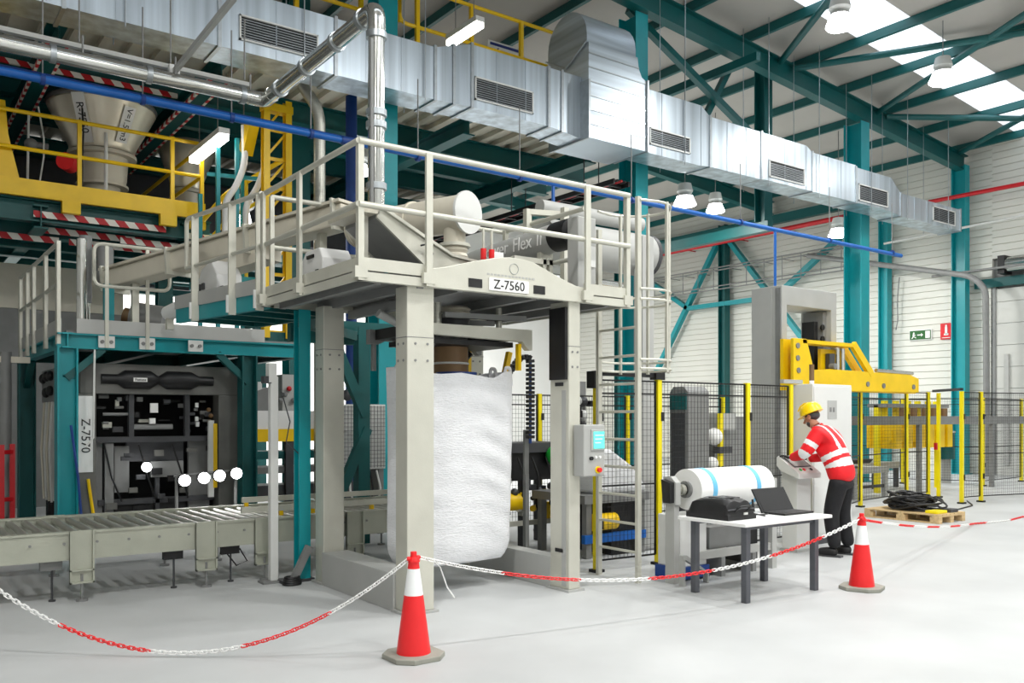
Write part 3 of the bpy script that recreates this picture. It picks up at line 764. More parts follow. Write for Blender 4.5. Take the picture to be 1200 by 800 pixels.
for xx in (2.26, 2.72, 3.3):
    box(xx - 0.09, xx + 0.09, FY0 - 0.09, FY0 - 0.06, 2.47, 2.61).build('clamp_plate', 'lgray', tf)
    cyl((xx - 0.05, FY0 - 0.11, 2.54), (xx - 0.05, FY0 - 0.09, 2.54), 0.022, n=8).build('bolt', 'mgray', tf)
    cyl((xx + 0.05, FY0 - 0.11, 2.54), (xx + 0.05, FY0 - 0.09, 2.54), 0.022, n=8).build('bolt', 'mgray', tf)
for a, b_ in ((0, 0),):
    bar((FA, FY0, 2.1), (FA + 0.4, FY0, 2.46), 0.08, 0.08).build('knee_brace', 'dteal', tf)
    bar((FB, FY0, 2.1), (FB - 0.4, FY0, 2.46), 0.08, 0.08).build('knee_brace', 'dteal', tf)
    bar((FA, FY0, 2.1), (FA, FY0 + 0.5, 2.46), 0.08, 0.08).build('knee_brace', 'dteal', tf)
    bar((FA, FY1, 2.1), (FA, FY1 - 0.5, 2.46), 0.08, 0.08).build('knee_brace', 'dteal', tf)
yf = FY0 - 0.1
MB().tube(rounded([(2.12, yf, 3.25), (2.12, yf, 3.7), (2.98, yf, 3.7), (2.98, yf, 3.2), (2.12, yf, 3.2), (2.12, yf, 3.5)], 0.1), 0.022, 8).build('guard_rail', 'steel', tf, True)
for xx in (2.26, 2.72):
    box(xx - 0.02, xx + 0.02, yf - 0.01, yf + 0.02, 2.47, 3.7).build('rail_post', 'steel', tf)
xf = FA - 0.08
MB().tube([(xf, FY0, 3.68), (xf, FY1, 3.68)], 0.024, 8).build('guard_rail', 'steel', tf, True)
MB().tube([(xf, FY0, 3.2), (xf, FY1, 3.2)], 0.024, 8).build('guard_rail', 'steel', tf, True)
for yy in (11.4, 12.3, 13.3, 13.9, 14.6):
    box(xf - 0.02, xf + 0.02, yy - 0.06, yy + 0.06, 2.5, 3.7).build('rail_post', 'steel', tf)
MB().tube([(FA + 0.28, FY0 - 0.13, 2.44), (FA + 0.26, FY0 - 0.16, 1.4), (FA + 0.18, FY0 - 0.16, 1.3)], 0.012, 6).build('cable', 'lgray', tf, True)

md = thing('bag_filling_machine', 'dark grey bag machine with a vertical name plate under the teal platform', 'machine', (3, 12, 0))
mb = MB()
mb.box(2.02, 4.0, 11.55, 11.8, 1.93, 2.3); mb.box(3.68, 3.98, 11.55, 11.8, 0.02, 1.93); mb.box(1.99, 2.2, 11.55, 11.8, 0.02, 1.93)
mb.build('front_frame', 'frame_g', md, bevel=0.01)
mb = MB(); mb.box(2.02, 4.0, 13.9, 14.1, 0.02, 2.3); mb.box(3.9, 3.98, 11.8, 13.9, 1.9, 2.3); mb.box(3.94, 3.98, 11.8, 13.9, 0.1, 1.9); mb.box(2.05, 3.95, 11.8, 13.9, 2.2, 2.25)
mb.build('rear_panel', 'black', md)
# recessed double bellows on the top beam
mb = MB()
pf = []
for a, r in ((2.25, 0.06), (2.44, 0.06), (2.52, 0.115), (2.82, 0.115), (2.92, 0.05), (3.02, 0.115), (3.32, 0.115), (3.42, 0.06), (3.6, 0.06)):
    pf.append((r, a))
mb.lathe(pf, (0, 11.545, 2.11), 20, 'x').build('bellows_cylinder', 'black', md, True)
box(2.6, 2.76, 11.425, 11.43, 2.08, 2.13).build('maker_label', 'white', md)
text('lettering', 'Famos', 0.05, (2.68, 11.42, 2.105), (1, 0, 0), (0, 0, 1), 'ink', md)
box(1.985, 2.16, 11.53, 11.55, 0.98, 1.9).build('name_plate', 'white', md)
text('lettering', 'Z-7570', 0.14, (2.075, 11.525, 1.42), (0, 0, -1), (1, 0, 0), 'ink', md)
box(2.2, 3.68, 11.62, 11.7, 1.33, 1.4).build('cross_beam', 'dgray', md)
for xx in (2.62, 3.3):
    box(xx - 0.03, xx + 0.03, 11.62, 11.7, 1.4, 1.93).build('divider', 'dgray', md)
cyl((2.65, 11.66, 1.52), (3.12, 11.66, 1.52), 0.035).build('clamp_roller', 'mgray', md, True)
cyl((2.3, 11.68, 1.68), (2.6, 11.68, 1.68), 0.02).build('clamp_roller', 'mgray', md, True)
box(2.84, 2.93, 11.6, 11.64, 1.7, 1.82).build('data_plate', 'white', md)
box(2.83, 2.9, 11.6, 11.64, 1.56, 1.63).build('data_plate', 'white', md)
for xx, zz in ((3.42, 1.8), (3.42, 1.62), (3.43, 1.55)):
    box(xx - 0.02, xx + 0.02, 11.62, 11.66, zz - 0.03, zz + 0.03).build('fitting', 'lgray', md)
for xx, zz in ((3.57, 1.74), (3.6, 1.66), (3.58, 1.58)):
    MB().ball((xx, 11.62, zz), 0.03).build('fitting', 'copper', md, True)
for x0, x1, z0, z1, yy, m in ((2.2, 2.3, 0.1, 1.33, 11.72, 'mgray'), (2.32, 2.42, 0.1, 1.32, 11.66, 'mgray'), (2.45, 2.62, 0.7, 1.28, 11.75, 'mgray'), (2.86, 3.26, 0.88, 1.08, 11.66, 'mgray'), (2.6, 3.3, 1.08, 1.33, 11.8, 'dgray'), (3.35, 3.62, 0.2, 1.33, 11.75, 'mgray'), (2.45, 2.9, 0.2, 0.55, 11.72, 'black'), (2.98, 3.3, 0.2, 0.55, 11.72, 'black'), (2.25, 3.66, 0.55, 0.62, 11.68, 'dgray'), (2.92, 2.97, 0.05, 0.9, 11.68, 'dgray')):
    box(x0, x1, yy, yy + 0.06, z0, z1).build('cover_plate', m, md)
for k in range(6):
    cyl((2.5 + 0.14 * k + (0.12 if k > 2 else 0), 11.71, 0.38), (2.5 + 0.14 * k + (0.12 if k > 2 else 0), 11.66, 0.38), 0.05).build('roller_end', 'dgray', md, True)
bar((3.58, 11.56, 0.6), (3.58, 11.56, 1.6), 0.07, 0.05).build('guide_post', 'lgray', md)
bar((3.63, 11.55, 0.72), (3.63, 11.55, 1.56), 0.05, 0.04).build('guide_stripe', 'yellow', md)
for yy, zz in ((13.2, 2.2), (13.5, 2.2), (13.8, 2.18), (13.2, 2.0), (13.55, 1.98)):
    MB().ball((1.94, yy, zz), 0.05, 0.09, 0.07).build('valve_knob', 'black', md, True)
mb = MB().box(1.97, 2.04, 11.8, 14.1, 1.85, 2.3); mb.build('side_panel', 'mgray', md)
box(2.0, 2.04, 12.9, 14.05, 0.5, 1.85).build('side_panel', 'lgray', md)
for k in range(4):
    yy = 13.15 + 0.22 * k
    MB().tube([(1.96, yy, 1.85), (1.93, yy + 0.05 * (k % 2), 1.2), (1.95, yy - 0.03, 0.5)], 0.016, 6).build('air_hose', 'lgray' if k % 2 == 0 else 'beige', md, True)
MB().ball((2.77, 11.5, 1.02), 0.06).build('work_light', 'lamp', md, True)
MB().tube([(2.1, 11.5, 0.9), (2.15, 11.48, 0.5), (2.25, 11.48, 0.2)], 0.02, 6).build('yellow_hose', 'yellow', md, True)
MB().tube([(1.86, 11.18, 1.55), (1.93, 11.15, 0.95), (1.98, 11.12, 0.2)], 0.016, 6).build('blue_hose', 'dblue', md, True)
# clutter of clamps, valves and grippers in the dark opening
rnd = random.Random(21)
for k in range(34):
    xx, zz, sx, sz = rnd.uniform(2.26, 3.62), rnd.uniform(1.46, 1.9), rnd.uniform(0.015, 0.07), rnd.uniform(0.012, 0.04)
    yy = rnd.uniform(11.64, 11.78)
    m_ = rnd.choice(['mgray', 'dgray', 'dgray', 'frame_g', 'steel2', 'black'])
    if k % 3 == 0: cyl((xx - sx, yy, zz), (xx + sx, yy, zz), sz * 0.7, n=10).build('clamp_cylinder', m_, md, True)
    else: box(xx - sx, xx + sx, yy, yy + 0.05, zz - sz, zz + sz).build('clamp_block', m_, md)
for k in range(16):
    xx, zz = rnd.uniform(2.3, 3.6), rnd.uniform(0.25, 1.25)
    box(xx - rnd.uniform(0.02, 0.08), xx + 0.05, 11.62, 11.66, zz - rnd.uniform(0.02, 0.06), zz + 0.03).build('clamp_block', rnd.choice(['dgray', 'frame_g', 'black']), md)
for k in range(3):
    MB().tube([(2.3 + 0.4 * k, 11.6, 1.3), (2.38 + 0.42 * k, 11.57, 0.9), (2.5 + 0.4 * k, 11.6, 0.6)], 0.012, 6).build('air_hose', 'black', md, True)
# flood lights
fb = thing('flood_light_bar', 'bar with four glaring flood lights in front of the dark machine', 'lamp', (3.4, 10.9, 0))
MB().tube([(2.95, 10.95, 0.93), (3.72, 10.95, 0.97)], 0.018, 8).build('bar', 'mgray', fb, True)
for xx in (2.98, 3.7): cyl((xx, 10.95, 0.0), (xx, 10.95, 0.96), 0.02, n=8).build('stand', 'mgray', fb, True)
for k, xx in enumerate((3.05, 3.28, 3.47, 3.68)):
    zz = 0.88 + 0.02 * k
    hd = MB().lathe([(0.03, 0.09), (0.075, 0.06), (0.08, 0.0), (0.07, 0.0)], (xx, 10.86, zz), 16, 'y').build('lamp_head', 'black', fb, True)
    MB().lathe([(0.068, -0.01), (0.068, 0.004)], (xx, 10.855, zz), 16, 'y').build('lens', 'lamp', hd)
    area_lamp(hd, (xx, 10.83, zz), 0.1, 6, (PI / 2, 0, 0))

# equipment on that platform: filter column, motors, inclined screw conveyors
eq = thing('filter_column', 'slim round filter columns standing at the teal platform corner', 'filter', (2.1, 12.0, 2.66))
cyl((2.1, 11.9, 2.66), (2.1, 11.9, 3.85), 0.06, n=20).build('column', 'chrome', eq, True)
cyl((2.2, 12.2, 3.1), (2.2, 12.2, 3.95), 0.075, n=20).build('column', 'mgray', eq, True); cyl((2.2, 12.2, 2.66), (2.2, 12.2, 3.1), 0.05, n=20).build('column', 'chrome', eq, True)
bar((2.38, 11.75, 2.66), (2.38, 11.75, 3.3), 0.12, 0.06).build('stand', 'teal', eq)
mt_ = thing('gear_motor', 'greenish drum motor beside the filter column on the teal platform', 'motor', (2.9, 12, 2.66))
cyl((2.7, 11.9, 2.92), (3.05, 11.7, 2.86), 0.2, n=20).build('drum', 'mgray', mt_, True)
cyl((2.6, 11.95, 2.95), (2.7, 11.9, 2.92), 0.1, n=14).build('shaft_end', 'copper', mt_, True)
box(2.5, 3.1, 11.7, 12.1, 2.66, 2.74).build('base', 'dgray', mt_)
sc = thing('screw_conveyor', 'long pale inclined screw conveyor rising towards the grey bagging frame', 'conveyor', (3.2, 10, 3.3))
A, B = Vector((2.45, 11.95, 3.36)), Vector((3.98, 8.25, 3.72))
MB().bar(A, B, 0.28, 0.22).build('trough', 'beige', sc, bevel=0.02)
MB().bar(A + Vector((0, 0, 0.13)), B + Vector((0, 0, 0.13)), 0.36, 0.03).build('cover_lid', 'beige', sc)
for k in (0.02, 0.33, 0.66, 0.98):
    c = A.lerp(B, k); d = (B - A).normalized() * 0.015
    MB().bar(c - d, c + d, 0.4, 0.32).build('flange', 'steel', sc)
MB().bar(A.lerp(B, 0.45) - Vector((0, 0, 0.2)), A.lerp(B, 0.72) - Vector((0, 0, 0.16)), 0.24, 0.2).build('belly_box', 'beige', sc)
cyl(A + Vector((-0.05, 0.1, 0.45)), A + Vector((-0.05, 0.1, 0.0)), 0.1, n=16).build('inlet_pipe', 'mgray', sc, True)
for k in (0.12, 0.9):
    c = A.lerp(B, k); bar((c.x, c.y, 2.66 if k < 0.5 else 2.88), (c.x, c.y, c.z), 0.08, 0.08).build('support', 'steel', sc)
jb = thing('junction_box', 'white electric box with two sockets in front of the screw conveyor', 'box', (3.1, 9.9, 3.0))
MB().prism([(9.55, 2.92), (10.35, 2.92), (10.35, 3.06), (10.1, 3.32), (9.75, 3.38), (9.55, 3.2)], 'x', 3.02, 3.3).build('housing', 'white', jb, bevel=0.015)
for yy in (10.0, 10.14):
    box(3.0, 3.03, yy - 0.04, yy + 0.04, 3.08, 3.15).build('socket', 'dgray', jb)
box(3.0, 3.02, 9.3, 9.8, 3.02, 3.04).build('cable_duct', 'black', jb)
tube_ = thing('white_cover', 'white rounded cover lying left of the electric box on the walkway', 'cover', (2.9, 11.0, 2.9))
MB().cyl((3.0, 10.3, 2.98), (2.9, 11.0, 2.9), 0.09, n=18).build('shell', 'white', tube_, True)
bar((3.0, 10.3, 2.85), (3.0, 10.3, 2.9), 0.1, 0.1).build('foot', 'steel', tube_); bar((2.9, 10.95, 2.7), (2.9, 10.95, 2.84), 0.08, 0.08).build('foot', 'steel', tube_)

# =================================================================== WALKWAY between the two stations (set at an angle)
wk = thing('walkway', 'teal edged grey walkway joining the two platforms at an angle', 'walkway', (3.2, 9.4, 2.72))
W0, W1 = Vector((3.13, 8.42, 0)), Vector((2.80, 10.35, 0))
wd = (W1 - W0).normalized()
def wpt(t, z, off=0.0):
    p = W0.lerp(W1, t) + Vector((wd.y, -wd.x, 0)) * off
    return (p.x, p.y, z)
MB().bar(wpt(0.0, 2.80, 0.04), wpt(1.0, 2.80, 0.04), 0.06, 0.16).build('edge_beam', 'teal', wk)
MB().bar(wpt(0, 2.80, 0.9), wpt(1, 2.80, 0.9), 0.06, 0.16).build('edge_beam', 'dteal', wk)
MB().bar(wpt(0.0, 2.95, 0.0), wpt(1.0, 2.95, 0.0), 0.01, 0.15).build('toe_board', 'gray', wk)
MB().bar(wpt(0.0, 2.87, 0.47), wpt(1.0, 2.87, 0.47), 0.86, 0.02).build('deck', 'mgray', wk)
for t in (0.15, 0.4, 0.65, 0.9):
    MB().bar(wpt(t, 2.79, 0.06), wpt(t, 2.79, 0.88), 0.06, 0.12).build('cross_beam', 'dteal', wk)
for t in (0.02, 0.30, 0.72):
    MB().bar(wpt(t, 2.70, -0.03), wpt(t, 3.84, -0.03), 0.075, 0.03).build('rail_post', 'steel', wk)
    MB().bar(wpt(t, 2.72, -0.02), wpt(t, 2.9, -0.02), 0.14, 0.02).build('clamp_plate', 'lgray', wk)
MB().tube(rounded([wpt(0.0, 3.85, -0.03), wpt(0.82, 3.85, -0.03), wpt(0.82, 3.3, -0.03)], 0.08), 0.025, 8).build('guard_rail', 'steel', wk, True)
MB().tube([wpt(0.0, 3.34, -0.03), wpt(0.82, 3.3, -0.03)], 0.022, 8).build('guard_rail', 'steel', wk, True)
# teal post beside the rear leg, with a foot strut
tp = thing('teal_post', 'teal steel post with a sloping grey foot strut beside the grey frame', 'post', (3.5, 8.3, 0))
MB().ibeam((3.5, 8.36, 0.02), (3.5, 8.36, 2.72), 0.12, 0.14, 0.02, up=(0, 1, 0)).build('shaft', 'teal', tp)
bar((3.35, 8.23, 0.03), (3.52, 8.23, 0.36), 0.05, 0.07).build('foot_strut', 'mgray', tp)
box(3.26, 3.6, 8.28, 8.44, 0.0, 0.03).build('base_plate', 'dgray', tp)
box(3.6, 4.35, 8.9, 9.0, 2.45, 2.65).build('head_beam', 'dteal', tp)
MB().bar((3.5, 8.36, 2.6), (4.35, 8.95, 2.55), 0.1, 0.1).build('head_beam', 'dteal', tp)
# =================================================================== BIG BAG STATION Z-7560 (grey portal frame)
st = thing('bagging_frame', 'grey steel portal frame with railed platform and Z-7560 sign', 'frame', (4.5, 7.2, 0))
def leg(x0, x1, y0, y1, slots=False):
    l = box(x0, x1, y0, y1, 0.02, 2.74).build('leg', 'steel', st, bevel=0.008)
    box(x0 - 0.002, x1 + 0.002, y0 - 0.002, y1 + 0.002, 2.31, 2.316).build('joint', 'mgray', l)
    box(x0 - 0.03, x1 + 0.03, y0 - 0.03, y1 + 0.03, 0, 0.02).build('foot_plate', 'gray', l)
    for z in (2.12, 2.26):
        for k in (0.3, 0.75):
            x = x0 + (x1 - x0) * k; y = y0 + (y1 - y0) * k
            cyl((x, y0 - 0.006, z), (x, y0, z), 0.011, n=8).build('bolt', 'mgray', l)
            cyl((x0 - 0.006, y, z), (x0, y, z), 0.011, n=8).build('bolt', 'mgray', l)
    return l
leg(3.58, 3.84, 6.36, 6.56); leg(3.58, 3.80, 8.02, 8.22)
l = leg(5.29, 5.43, 6.32, 6.60); leg(5.28, 5.48, 8.02, 8.22)
for z0 in (0.36, 2.14 - 0.2):
    box(5.284, 5.292, 6.40, 6.52, z0, z0 + 0.035).build('slot', 'black', l)
box(5.284, 5.292, 6.36, 6.42, 0.05, 1.9).build('cover_strip', 'gray', l)
box(5.26, 5.29, 6.34, 6.58, 2.0, 2.68).build('black_guard', 'black', l)
# front beam with its humped top
hump = [(3.74, 2.73), (5.44, 2.73), (5.44, 2.87), (5.34, 2.88), (5.2, 2.92), (5.0, 2.99), (4.86, 3.04), (4.75, 3.06), (4.57, 3.065), (4.4, 3.04), (4.15, 2.98), (3.9, 2.91), (3.74, 2.88)]
MB().prism(hump, 'y', 6.28, 6.31).build('front_plate', 'steel', st, bevel=0.004)
MB().box(3.1, 6.04, 6.31, 6.34, 2.73, 2.80).build('front_beam', 'steel', st)
for x0, x1 in ((3.1, 3.72), (5.46, 6.04)):
    box(x0, x1, 6.285, 6.31, 2.73, 2.80).build('edge_beam', 'steel', st)
    box(x0, x1, 6.29, 6.31, 2.815, 2.915).build('toe_board', 'steel', st)
for y0, y1 in ((6.31, 7.35), (7.36, 8.42)):
    box(3.10, 3.125, y0, y1, 2.73, 2.80).build('edge_beam', 'steel', st)
    box(3.105, 3.125, y0, y1, 2.815, 2.915).build('toe_board', 'steel', st)
box(6.02, 6.04, 6.3, 8.4, 2.73, 2.91).build('edge_beam', 'steel', st)
box(3.1, 6.04, 8.38, 8.42, 2.73, 2.91).build('edge_beam', 'steel', st)
box(3.13, 6.02, 6.35, 8.4, 2.80, 2.82).build('deck', 'mgray', st)
for x in (3.3, 3.7, 4.1, 4.9, 5.36, 5.8):
    box(x - 0.03, x + 0.03, 6.35, 8.38, 2.72, 2.80).build('cross_beam', 'mgray', st)
for x0, x1 in ((4.135, 4.275), (4.84, 4.97)):
    box(x0, x1, 6.274, 6.282, 2.765, 2.84).build('fork_slot', 'black', st)
box(4.345, 4.775, 6.268, 6.279, 2.755, 2.865).build('name_plate', 'white', st)
text('lettering', 'Z-7560', 0.115, (4.56, 6.266, 2.807), (1, 0, 0), (0, 0, 1), 'ink', st)
for k in range(14): box(4.33 + 0.038 * k, 4.33 + 0.038 * k + 0.026, 6.277, 6.281, 2.886, 2.902).build('faded_print', 'gray', st)
MB().tube([(4.62 + 0.048 * math.cos(a), 6.278, 2.965 + 0.048 * math.sin(a)) for a in [2 * PI * i / 20 for i in range(20)]], 0.004, 5, True).build('maker_emblem', 'gray', st)
# rails
RZ, MZ = 3.83, 3.33
for (x, y, w, d) in ((3.12, 6.3, 0.05, 0.05), (3.73, 6.26, 0.06, 0.03), (5.47, 6.26, 0.06, 0.03), (6.02, 6.3, 0.05, 0.05), (3.08, 7.42, 0.03, 0.07), (3.08, 8.32, 0.03, 0.07), (6.02, 8.35, 0.05, 0.05), (4.6, 8.4, 0.06, 0.04), (3.2, 8.4, 0.04, 0.04)):
    box(x - w / 2, x + w / 2, y - d / 2, y + d / 2, 2.73, RZ).build('rail_post', 'steel', st)
    box(x - w / 2 - 0.03, x + w / 2 + 0.03, y - d / 2 - 0.004, y + d / 2 + 0.004, 2.75, 2.84).build('clamp_plate', 'steel', st)
cr = 0.025
for z, n_ in ((RZ, 'top_rail'), (MZ, 'mid_rail')):
    MB().tube([(3.1, 6.28, z), (6.03, 6.28, z)], cr, 10).build(n_, 'steel', st, True)
    MB().tube([(3.1, 6.28, z), (3.1, 8.42, z)], cr, 10).build(n_, 'steel', st, True)
    MB().tube([(3.2, 8.42, z), (6.03, 8.42, z)], cr, 10).build(n_, 'steel', st, True)
    MB().tube([(6.03, 6.95, z), (6.03, 8.42, z)], cr, 10).build(n_, 'steel', st, True)
# kick beam on the floor between the left legs
kb = box(3.56, 3.84, 6.56, 8.02, 0.0, 0.32).build('floor_beam', 'gray', st, bevel=0.006)

# ladder with cage at the right end
ld = thing('ladder', 'grey caged ladder at the right end of the bagging platform', 'ladder', (6.13, 6.6, 0))
for y in (6.26, 6.84):
    box(6.11, 6.16, y - 0.02, y + 0.02, 0, 3.83 if y < 6.5 else 3.6).build('stile', 'steel', ld)
z = 0.3
while z < 2.75:
    cyl((6.13, 6.28, z), (6.13, 6.82, z), 0.014, n=8).build('rung', 'steel', ld, True); z += 0.28
def hoop(z, n=16):
    pts = [(6.14, 6.24, z)]
    for k in range(n + 1):
        a = -PI / 2 + PI * k / n
        pts.append((6.35 + 0.40 * math.cos(a), 6.55 + 0.36 * math.sin(a), z))
    pts.append((6.14, 6.86, z)); return pts
for z in (2.13, 2.22, 2.82, 2.92, 3.8):
    MB().tube(hoop(z), 0.014, 6).build('cage_hoop', 'steel', ld, True)
for a in (-70, -25, 25, 70):
    a = math.radians(a); x, y = 6.35 + 0.40 * math.cos(a), 6.55 + 0.36 * math.sin(a)
    box(x - 0.012, x + 0.012, y - 0.015, y + 0.015, 2.1, 3.82).build('cage_bar', 'steel', ld)

# ---- what stands on the platform
vs = thing('dosing_vessel', 'pale horizontal cylinder vessel with a round end cap above the frame', 'vessel', (4.4, 7.4, 2.82))
P, Q = Vector((4.5, 6.85, 3.56)), Vector((4.06, 8.28, 3.58))
u = (Q - P).normalized()
cyl(P, Q, 0.175, n=28).build('barrel', 'beige', vs, True)
cyl(P - u * 0.015, P + u * 0.012, 0.2, n=28).build('end_cap', 'lgray', vs, True)
for k in (0.45, 0.97): cyl(P.lerp(Q, k) - u * 0.012, P.lerp(Q, k) + u * 0.012, 0.19, n=28).build('band', 'beige', vs, True)
o_ = P + u * 0.16
cyl((o_.x, o_.y, 3.45), (o_.x, o_.y, 3.28), 0.105, n=22).build('outlet', 'beige', vs, True)
MB().lathe([(0.1, 0), (0.15, 0), (0.15, 0.03), (0.1, 0.03)], (o_.x, o_.y, 3.25), 24).build('outlet_flange', 'steel', vs, True)
MB().lathe([(0.12, 0.0), (0.13, 0.03), (0.115, 0.06), (0.13, 0.09), (0.12, 0.12)], (o_.x, o_.y, 3.13), 24).build('sleeve', 'beige', vs, True)
cyl((o_.x, o_.y, 3.14), (o_.x, o_.y, 2.82), 0.1, n=20).build('spout', 'steel2', vs, True)
for k in (0.35, 0.9):
    c = P.lerp(Q, k); bar((c.x, c.y, 2.82), (c.x, c.y, c.z - 0.1), 0.1, 0.06).build('saddle', 'steel', vs)
ch = thing('feed_chute', 'grey sloping trough with dark underside below the pale vessel', 'chute', (3.9, 7, 2.9))
MB().prism([(3.48, 3.42), (3.95, 3.19), (4.2, 3.08), (4.48, 3.05), (4.48, 2.9), (3.98, 2.94), (3.46, 3.34)], 'y', 6.66, 6.69).build('side_plate', 'steel', ch)
MB().prism([(3.48, 3.42), (3.95, 3.19), (4.2, 3.08), (4.48, 3.05), (4.48, 2.9), (3.98, 2.94), (3.46, 3.34)], 'y', 7.27, 7.30).build('side_plate', 'steel', ch)
MB().prism([(3.46, 3.34), (3.98, 2.94), (4.48, 2.9), (4.48, 2.93), (3.99, 2.97), (3.46, 3.37)], 'y', 6.69, 7.27).build('floor_plate', 'mgray', ch)
MB().prism([(3.3, 3.37), (3.48, 3.37), (3.48, 3.46), (3.3, 3.46)], 'y', 6.66, 7.3).build('inlet_lip', 'beige', ch)
MB().prism([(3.47, 3.425), (3.95, 3.195), (4.2, 3.085), (4.48, 3.055), (4.48, 3.075), (4.2, 3.11), (3.96, 3.22), (3.48, 3.45)], 'y', 6.63, 6.70).build('edge_flange', 'steel', ch)
MB().tube([(3.86, 6.62, 3.14), (3.93, 6.6, 3.16), (3.97, 6.6, 3.08), (3.95, 6.62, 2.98)], 0.009, 6).build('cable', 'black', ch, True)
bar((4.44, 6.8, 2.82), (4.44, 6.8, 2.92), 0.05, 0.3).build('foot', 'steel', ch); bar((3.4, 6.8, 2.82), (3.4, 6.8, 3.37), 0.06, 0.06).build('foot', 'steel', ch)
rv = thing('valve_pair', 'two small red capped valves beside the vessel outlet', 'valve', (4.45, 6.5, 2.82))
for x in (4.44, 4.53):
    cyl((x, 6.5, 2.82), (x, 6.5, 3.06), 0.016, n=10).build('stem', 'steel', rv, True)
    cyl((x, 6.5, 3.06), (x, 6.5, 3.16), 0.026, n=12).build('red_cap', 'red', rv, True)
    cyl((x, 6.5, 3.16), (x, 6.5, 3.34), 0.012, n=8).build('rod', 'steel', rv, True)
pf_ = thing('silencer_cylinder', 'grey horizontal cylinder lettered along its side with a black end', 'cylinder', (5.6, 7.6, 2.82))
cyl((5.62, 6.9, 3.47), (5.62, 8.4, 3.41), 0.145, n=28).build('barrel', 'gray', pf_, True)
cyl((5.62, 6.64, 3.475), (5.62, 6.9, 3.47), 0.15, n=28).build('black_end', 'black', pf_, True)
ly = 8.07
for w_ in ('Power', 'Flex', 'II'):
    o = text('lettering', w_, 0.2, (5.468, ly, 3.45), (0, -1, 0), (0, 0, 1), 'white', pf_, align='LEFT')
    ly -= max(v.co.y for v in o.data.vertices) - min(v.co.y for v in o.data.vertices) + 0.09
for y in (7.1, 8.2): bar((5.62, y, 2.82), (5.62, y, 3.34), 0.16, 0.06).build('saddle', 'steel', pf_)
wb2 = thing('label_board', 'small white tag board left of the lettered grey cylinder', 'sign', (4.95, 6.9, 2.82))
box(4.82, 4.95, 6.9, 6.915, 3.08, 3.24).build('board', 'white', wb2); bar((4.88, 6.92, 2.82), (4.88, 6.92, 3.2), 0.03, 0.03).build('stand', 'steel', wb2)
bb_ = thing('support_bracket', 'grey bracket frame under the black end of the cylinder', 'frame', (5.4, 6.75, 2.82))
for x in (5.32, 5.4): box(x - 0.02, x + 0.02, 6.72, 6.78, 2.82, 3.2).build('upright', 'steel', bb_)
box(4.95, 5.42, 6.72, 6.78, 3.14, 3.19).build('crossbar', 'steel', bb_)
gc = thing('control_column', 'flat grey control column on the platform right of the black cylinder end', 'cabinet', (5.6, 6.5, 2.82))
box(5.47, 5.70, 6.40, 6.56, 2.82, 3.58).build('housing', 'gray', gc, bevel=0.01)
box(5.6, 5.68, 6.38, 6.40, 3.1, 3.3).build('cover', 'lgray', gc)
bl2 = thing('exhaust_blower', 'large grey horizontal drum with a dark end on a tall grey post', 'blower', (7.6, 8.0, 0))
cyl((6.35, 8.1, 3.72), (8.05, 8.1, 3.72), 0.265, n=30).build('drum', 'gray', bl2, True)
MB().lathe([(0.27, 0.0), (0.27, 0.06), (0.2, 0.13), (0.05, 0.16)], (8.05, 8.1, 3.72), 30, 'x').build('dark_end', 'dgray', bl2, True)
cyl((6.35, 8.12, 4.12), (8.0, 8.12, 4.12), 0.09, n=18).build('air_pipe', 'gray', bl2, True)
cyl((6.3, 8.0, 3.28), (7.6, 8.0, 3.28), 0.05, n=14).build('drain_tube', 'chrome', bl2, True)
box(7.72, 7.92, 7.8, 7.96, 0, 3.9).build('post', 'gray', bl2, bevel=0.01)
box(7.6, 8.05, 7.7, 8.2, 0, 0.03).build('base_plate', 'mgray', bl2)
mp_ = thing('machine_post', 'grey frame posts behind the platform rail at the ladder top', 'frame', (6.3, 7.4, 0))
for x, y in ((6.3, 7.6), (6.42, 7.75), (6.0, 7.9)):
    box(x - 0.035, x + 0.035, y - 0.035, y + 0.035, 2.82 if x < 6.2 else 0.0, 4.0).build('upright', 'steel', mp_)
bar((6.0, 7.9, 3.97), (6.42, 7.75, 3.97), 0.06, 0.06).build('crossbar', 'steel', mp_)

wbx = thing('white_box', 'white instrument box with a black handle on the left side of the grey platform', 'box', (3.45, 7.6, 2.82))
MB().prism([(7.42, 2.82), (7.95, 2.82), (7.95, 3.06), (7.8, 3.2), (7.5, 3.2), (7.42, 3.1)], 'x', 3.3, 3.6).build('housing', 'white', wbx, bevel=0.012)
box(3.285, 3.30, 7.6, 7.75, 3.12, 3.15).build('handle', 'black', wbx); box(3.29, 3.30, 7.5, 7.56, 2.95, 3.0).build('socket', 'dgray', wbx)
# ---- under the platform: spreader with hooks and filling head
sp = thing('spreader', 'grey lifting spreader with a black frame under the portal', 'lifter', (4.6, 7.2, 2.4))
MB().prism([(3.92, 2.50), (5.24, 2.50), (5.24, 2.30), (5.2, 2.30), (5.12, 2.38), (4.1, 2.40), (4.02, 2.36), (3.92, 2.36)], 'y', 6.82, 6.9).build('front_bar', 'steel', sp)
MB().prism([(3.92, 2.50), (5.24, 2.50), (5.24, 2.30), (5.2, 2.30), (5.12, 2.38), (4.1, 2.40), (4.02, 2.36), (3.92, 2.36)], 'y', 7.7, 7.78).build('rear_bar', 'mgray', sp)
for x in (4.02, 5.1): box(x - 0.04, x + 0.04, 6.9, 7.7, 2.4, 2.5).build('side_bar', 'black', sp)
box(4.1, 5.1, 6.95, 7.65, 2.33, 2.38).build('black_plate', 'black', sp)
for x in (4.28, 5.0):
    cyl((x, 7.05, 2.5), (x, 7.05, 2.72), 0.03 if x > 4.9 else 0.05, n=14).build('lift_cylinder', 'steel2', sp, True)
